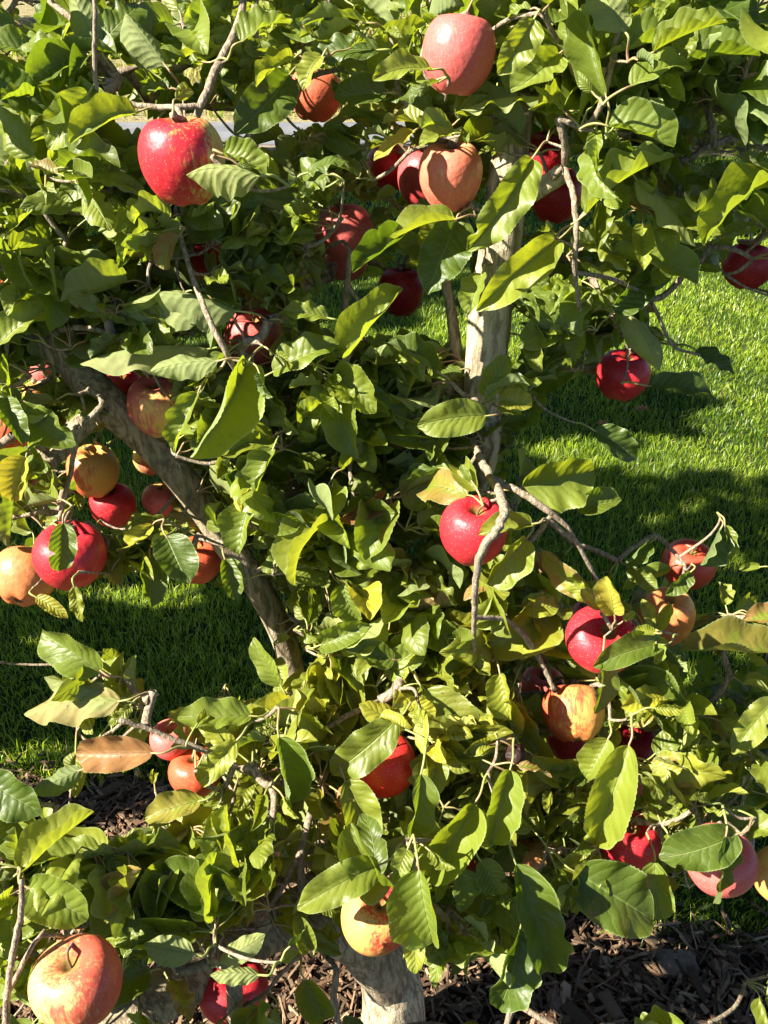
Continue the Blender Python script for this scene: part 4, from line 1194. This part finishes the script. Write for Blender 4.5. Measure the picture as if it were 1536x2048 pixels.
def grow_twigs(skel, targets, owner):
    nodes = [np.array(s) for s in skel]; par = [-1] * len(nodes); nsk = len(nodes)
    T = np.array(targets); left = np.ones(len(T), bool)
    A = np.array(nodes)
    D = np.full(len(T), 1e9); J = np.zeros(len(T), int)
    for i0 in range(0, len(A), 200):
        dd = np.linalg.norm(T[:, None] - A[None, i0:i0 + 200], axis=2)
        m = dd.min(1); j = dd.argmin(1) + i0
        u = m < D; D[u] = m[u]; J[u] = j[u]
    edges = []
    while left.any():
        k = np.where(left, D, 1e9).argmin()
        left[k] = False
        a = nodes[J[k]]; b = T[k]; dist = np.linalg.norm(b - a)
        off = rng.normal(0, .07, 3) * dist + np.array([0, 0, -.06 * dist])
        m1 = a + (b - a) * .4 + off
        m2 = a + (b - a) * .75 + off * .7
        ch = [m1, m2, b] if dist > .02 else [b]
        pi = J[k]; chain = [pi]
        ch = [dodge(m, .9) for m in ch[:-1]] + [ch[-1]]
        for m in ch:
            nodes.append(m); par.append(pi); pi = len(nodes) - 1; chain.append(pi)
            dn = np.linalg.norm(T - m, axis=1); u = left & (dn < D)
            D[u] = dn[u]; J[u] = pi
        edges.append(chain)
    cnt = np.ones(len(nodes))
    for i in range(len(nodes) - 1, nsk - 1, -1):
        if par[i] >= 0:
            cnt[par[i]] += cnt[i]
    mb = MB()
    for ch in edges:
        pts = np.array([nodes[i] for i in ch])
        r = np.array([.0010 * cnt[i] ** .42 for i in ch]); r[0] = r[1] * 1.1
        r = np.clip(r, .0011, .006)
        if len(pts) > 2:
            n = 4
            C = catmull(pts, n)
            rr = np.interp(np.linspace(0, len(pts) - 1, len(C)), np.arange(len(pts)), r)
            rr[-1] *= 1.5
            C[1:-1] = [dodge(c_, .9) for c_ in C[1:-1]]
        else:
            C = pts; rr = r
        tube(mb, C, rr, 6, 0, .12)
    return mb


tw = link("twigs", grow_twigs(SK, CL + TARGETS, tree).mesh("twigs", [M_TWIG], origin=TREE_BASE), tree)
tw["kind"] = "stuff"

# ------------------------------------------------------------------ neighbouring trees and shrubs
POOL = [leaf_shape(rng.uniform(.45, .7), rng.uniform(0, .5), rng.uniform(-.3, .9), .03, .2, 0, 0, 3, 1, 2) for _ in range(24)]
POOLB = [leaf_shape(rng.uniform(.45, .7), *rnd_shape(), 16, 2, 6) for _ in range(60)]


def crown_mesh(name, blobs, n, size, ye=.05, res=(3, 1, 2), lo=.0, br=.45, org=None):
    mb = MB()
    tot = sum(b[3] ** 2 for b in blobs)
    for (x, y, z, r) in blobs:
        for _ in range(int(n * r * r / tot)):
            v = nrm(rng.normal(0, 1, 3)); rad = r * (rng.random() ** .45) * (1 + .25 * math.sin(v[0] * 5 + x * 3) * math.sin(v[2] * 6 + y))
            p = np.array([x, y, z]) + v * rad * np.array([1, 1, .9])
            if p[2] < lo:
                continue
            if org is not None:
                Dg = p + org - DAP[:, :3]
                sg = Dg @ SUN
                if (np.linalg.norm(Dg - sg[:, None] * SUN, axis=1) < DAP[:, 3] + size * .3).any():
                    continue
            T = nrm(v + rng.normal(0, .7, 3)); L = size * rng.uniform(.6, 1.3)
            N = nrm(np.array([0, 0, .6]) + rng.normal(0, .6, 3))
            if abs(T @ N) > .93:
                continue
            N = nrm(N - T * (N @ T))
            V, F, uv = POOL[int(rng.integers(24))]
            mb.add(p + (V * L) @ np.stack([np.cross(T, N), T, N]), F, uv, np.tile((float(np.clip(rng.normal(br, .25), 0, 1)), float(np.clip(rng.normal(ye, .08), 0, 1)), 0.0, 1.0), (len(V), 1)))
    return mb


def small_tree(name, label, x, y, h, blobs, n, size, tr=.03, group=None, ye=.05):
    t = thing(name, label, "tree", (x, y, 0), group)
    mb = MB()
    tube(mb, catmull([(0, 0, -.05), (.04, .02, h * .25), (-.03, 0, h * .55), (.02, 0, h * .85)], 5), np.linspace(tr, tr * .3, 16), 10, 0, .08)
    for (bx, by, bz, r) in blobs:
        tube(mb, catmull([(0, 0, min(bz * .5, h * .4)), (bx * .5, by * .5, bz * .75), (bx, by, bz)], 4), np.linspace(tr * .5, tr * .12, 9), 7, 0, .08)
    link("trunk", mb.mesh("trunk", [M_BUSHBARK]), t)
    o = link("crown", crown_mesh("crown", blobs, n, size, ye, org=np.array([x, y, 0.0])).mesh("crown", [M_LEAF, M_PET]), t)
    return t


# next tree of the row to the left: its shadow lies on the lawn behind
small_tree("apple_tree", "neighbouring apple tree in the same mulch row, left of the picture", -2.25, 1.05, 2.2,
           [(0, 0, 1.2, .42), (.3, .1, 1.7, .38), (-.3, .2, 1.6, .40), (.1, .35, 2.1, .36), (.0, -.1, 2.35, .28), (.3, .45, 1.35, .33), (-.1, .6, 1.9, .36), (0, -.05, 2.55, .40), (.05, 0, 2.95, .36), (-.35, .3, 2.75, .36), (.1, .15, 3.25, .3)], 6500, .12, .045, "neighbouring trees")
small_tree("apple_tree", "neighbouring apple tree behind the left one, beyond the picture's edge", -3.3, 1.8, 2.9,
           [(0, 0, 1.5, .5), (.4, .1, 2.1, .45), (-.3, .2, 2.2, .5), (.2, .3, 2.7, .45), (.6, .3, 1.6, .4), (0, -.1, 3.45, .34), (.35, .1, 3.1, .3)], 5000, .13, .05, "neighbouring trees")
small_tree("tree", "broad leafy tree left of the lawn, beyond the picture's edge", -5.6, 3.0, 4.6,
           [(0, 0, 2.6, .9), (.8, .2, 3.4, .8), (-.6, .5, 3.6, .9), (.3, 1.0, 4.2, .8), (.7, 1.2, 3.0, .7), (.1, 1.3, 5.1, .7), (.2, 1.7, 5.7, .6)], 6500, .21, .09, "neighbouring trees")
small_tree("tree", "tall leafy tree far left of the lawn, beyond the picture's edge", -6.2, 5.2, 5.0,
           [(0, 0, 2.8, 1.0), (.9, .2, 3.6, .9), (-.7, .2, 3.9, 1.0), (.4, .8, 4.6, .9), (.9, 1.2, 3.2, .8), (.6, -.4, 5.6, .8), (.9, .6, 6.3, .7)], 6500, .22, .10, "neighbouring trees")

small_tree("tree", "high crowned tree left of the lawn whose shade falls on the far grass", -4.5, 4.2, 5.6,
           [(0, 0, 4.3, .8), (.5, .3, 5.0, .8), (-.4, .2, 5.6, .8), (-1.2, .1, 3.5, .7), (.8, -.2, 5.7, .6), (-.6, .6, 4.6, .7), (.3, .7, 6.1, .6)], 8000, .20, .10, "neighbouring trees")

# slim neighbouring stem at the right edge
t = thing("young_tree", "slim grey stemmed young tree at the right edge of the mulch", "tree", (0, 0, 0))
base = P3(1500, 1720, 1.80); base[2] = 0
t.location = base
mbs = []
NS = []
limb("trunk", [(1488, 1760, 1.84, 34), (1496, 1620, 1.70, 30), (1508, 1500, 1.60, 30), (1522, 1400, 1.50, 26), (1560, 1250, 1.4, 20)], M_BARK, 12, .08, parent=t, store=NS)
limb("branch", [(1512, 1440, 1.50, 24), (1450, 1448, 1.45, 24), (1395, 1462, 1.40, 22), (1340, 1490, 1.36, 16), (1290, 1530, 1.32, 10)], M_BARK, 10, .08, parent=t, store=NS)
mb = MB(); ct = []
for k in range(26):
    px, py = rng.uniform(1330, 1600), rng.uniform(1380, 1560)
    c = P3(px, py, rng.uniform(1.35, 1.5)); ct.append(c)
    for _ in range(3):
        v = nrm(rng.normal(0, 1, 3)); L = rng.uniform(.05, .085)
        N = nrm(np.array([0, -.2, .8]) + rng.normal(0, .4, 3))
        if abs(N @ v) < .9:
            place_leaf(mb, c + v * .02, c + v * (.02 + L), N, .55, rnd_shape(), (rng.uniform(.1, .5), .03, 0), (16, 2, 6), c)
link("crown", mb.mesh("crown", [M_LEAF, M_PET], origin=base), t)
g2 = link("twigs", grow_twigs(NS, ct, t).mesh("twigs", [M_TWIG], origin=base), t)

# shrubs across the road and at the far right of the lawn
SH = [(-7.4, 17.5, 2.6), (-4.6, 18.2, 3.0), (-1.9, 16.0, 2.7), (-.9, 11.3, 1.5), (.7, 11.5, 1.9), (2.4, 11.2, 2.0), (2.9, 8.9, 1.35), (4.3, 9.2, 1.7), (1.55, 9.1, .85), (6.3, 11.8, 2.4), (8.6, 13.5, 2.8), (-9.8, 19, 3.2), (.8, 17.5, 3.0), (4.0, 15.5, 3.0)]
SL = ["olive green shrub on the far bank at the upper left corner", "tall dark shrub on the far bank, second from the left", "leafy shrub on the far bank behind the left apple branch", "low rounded shrub just across the road, left of centre",
      "bright shrub across the road behind the upper apples", "shrub across the road right of the trunk top", "low shrub on the lawn edge at upper right", "wide shrub on the lawn edge nearest the right edge", "smallest shrub at the lawn edge behind the trunk",
      "tall shrub beyond the lawn edge shrubs at upper right", "far shrub outside the upper right corner", "far shrub outside the upper left corner", "tall far shrub behind the shrubs across the road", "tall far shrub behind the lawn edge shrubs"]
for q, ((x, y, h), lb) in enumerate(zip(SH, SL)):
    z0 = 0 if y < 10.2 else (y - 10.2) * .035
    t = thing("shrub", lb, "shrub", (x, y, z0), "shrubs along the far side of the lawn and road")
    r = h * .42
    bl = [(rng.uniform(-.6, .6) * h * .6, rng.uniform(-.3, .3) * h * .5, rng.uniform(.25, .8) * h, r * rng.uniform(.6, 1)) for _ in range(8)] + [(0, 0, h * .35, r * 1.1)]
    link("crown", crown_mesh("crown", bl, 3000, .10 if y < 13 else .16, .15, (3, 1, 2), .02, .75).mesh("crown", [M_LEAF, M_PET]), t)
    mb = MB()
    for b_ in bl:
        tube(mb, catmull([(0, 0, 0), (b_[0] * .4, b_[1] * .4, b_[2] * .6), (b_[0], b_[1], b_[2])], 3), np.linspace(.04, .008, 7), 6)
    link("stem", mb.mesh("stem", [M_BUSHBARK]), t)

# fallen leaves on the lawn
for q, (px, py, lb) in enumerate([(1190, 865, "fallen tan leaf on the sunlit lawn at right"), (1268, 838, "fallen brown leaf on the lawn right of the shadow band"), (1220, 690, "fallen leaf on the bright lawn under the red apple's twig")]):
    v = (1024 - py) / FPX
    d = CAM_H / (math.sin(PITCH) - v * math.cos(PITCH))
    p = P3(px, py, d); p[2] = .035
    mb = MB()
    a = rng.uniform(0, 6.28); T = np.array([math.cos(a), math.sin(a), .1])
    place_leaf(mb, np.zeros(3), T * .055, np.array([.1, -.3, 1.0]), .6, (.4, .6, .06, .3, .3, 0), (.9, .7, 1.0), (16, 2, 6))
    o = link("fallen_leaf", mb.mesh("fallen_leaf", [M_LEAF, M_PET]), None, p)
    o["label"] = lb; o["category"] = "leaf"; o["group"] = "fallen leaves on the lawn"
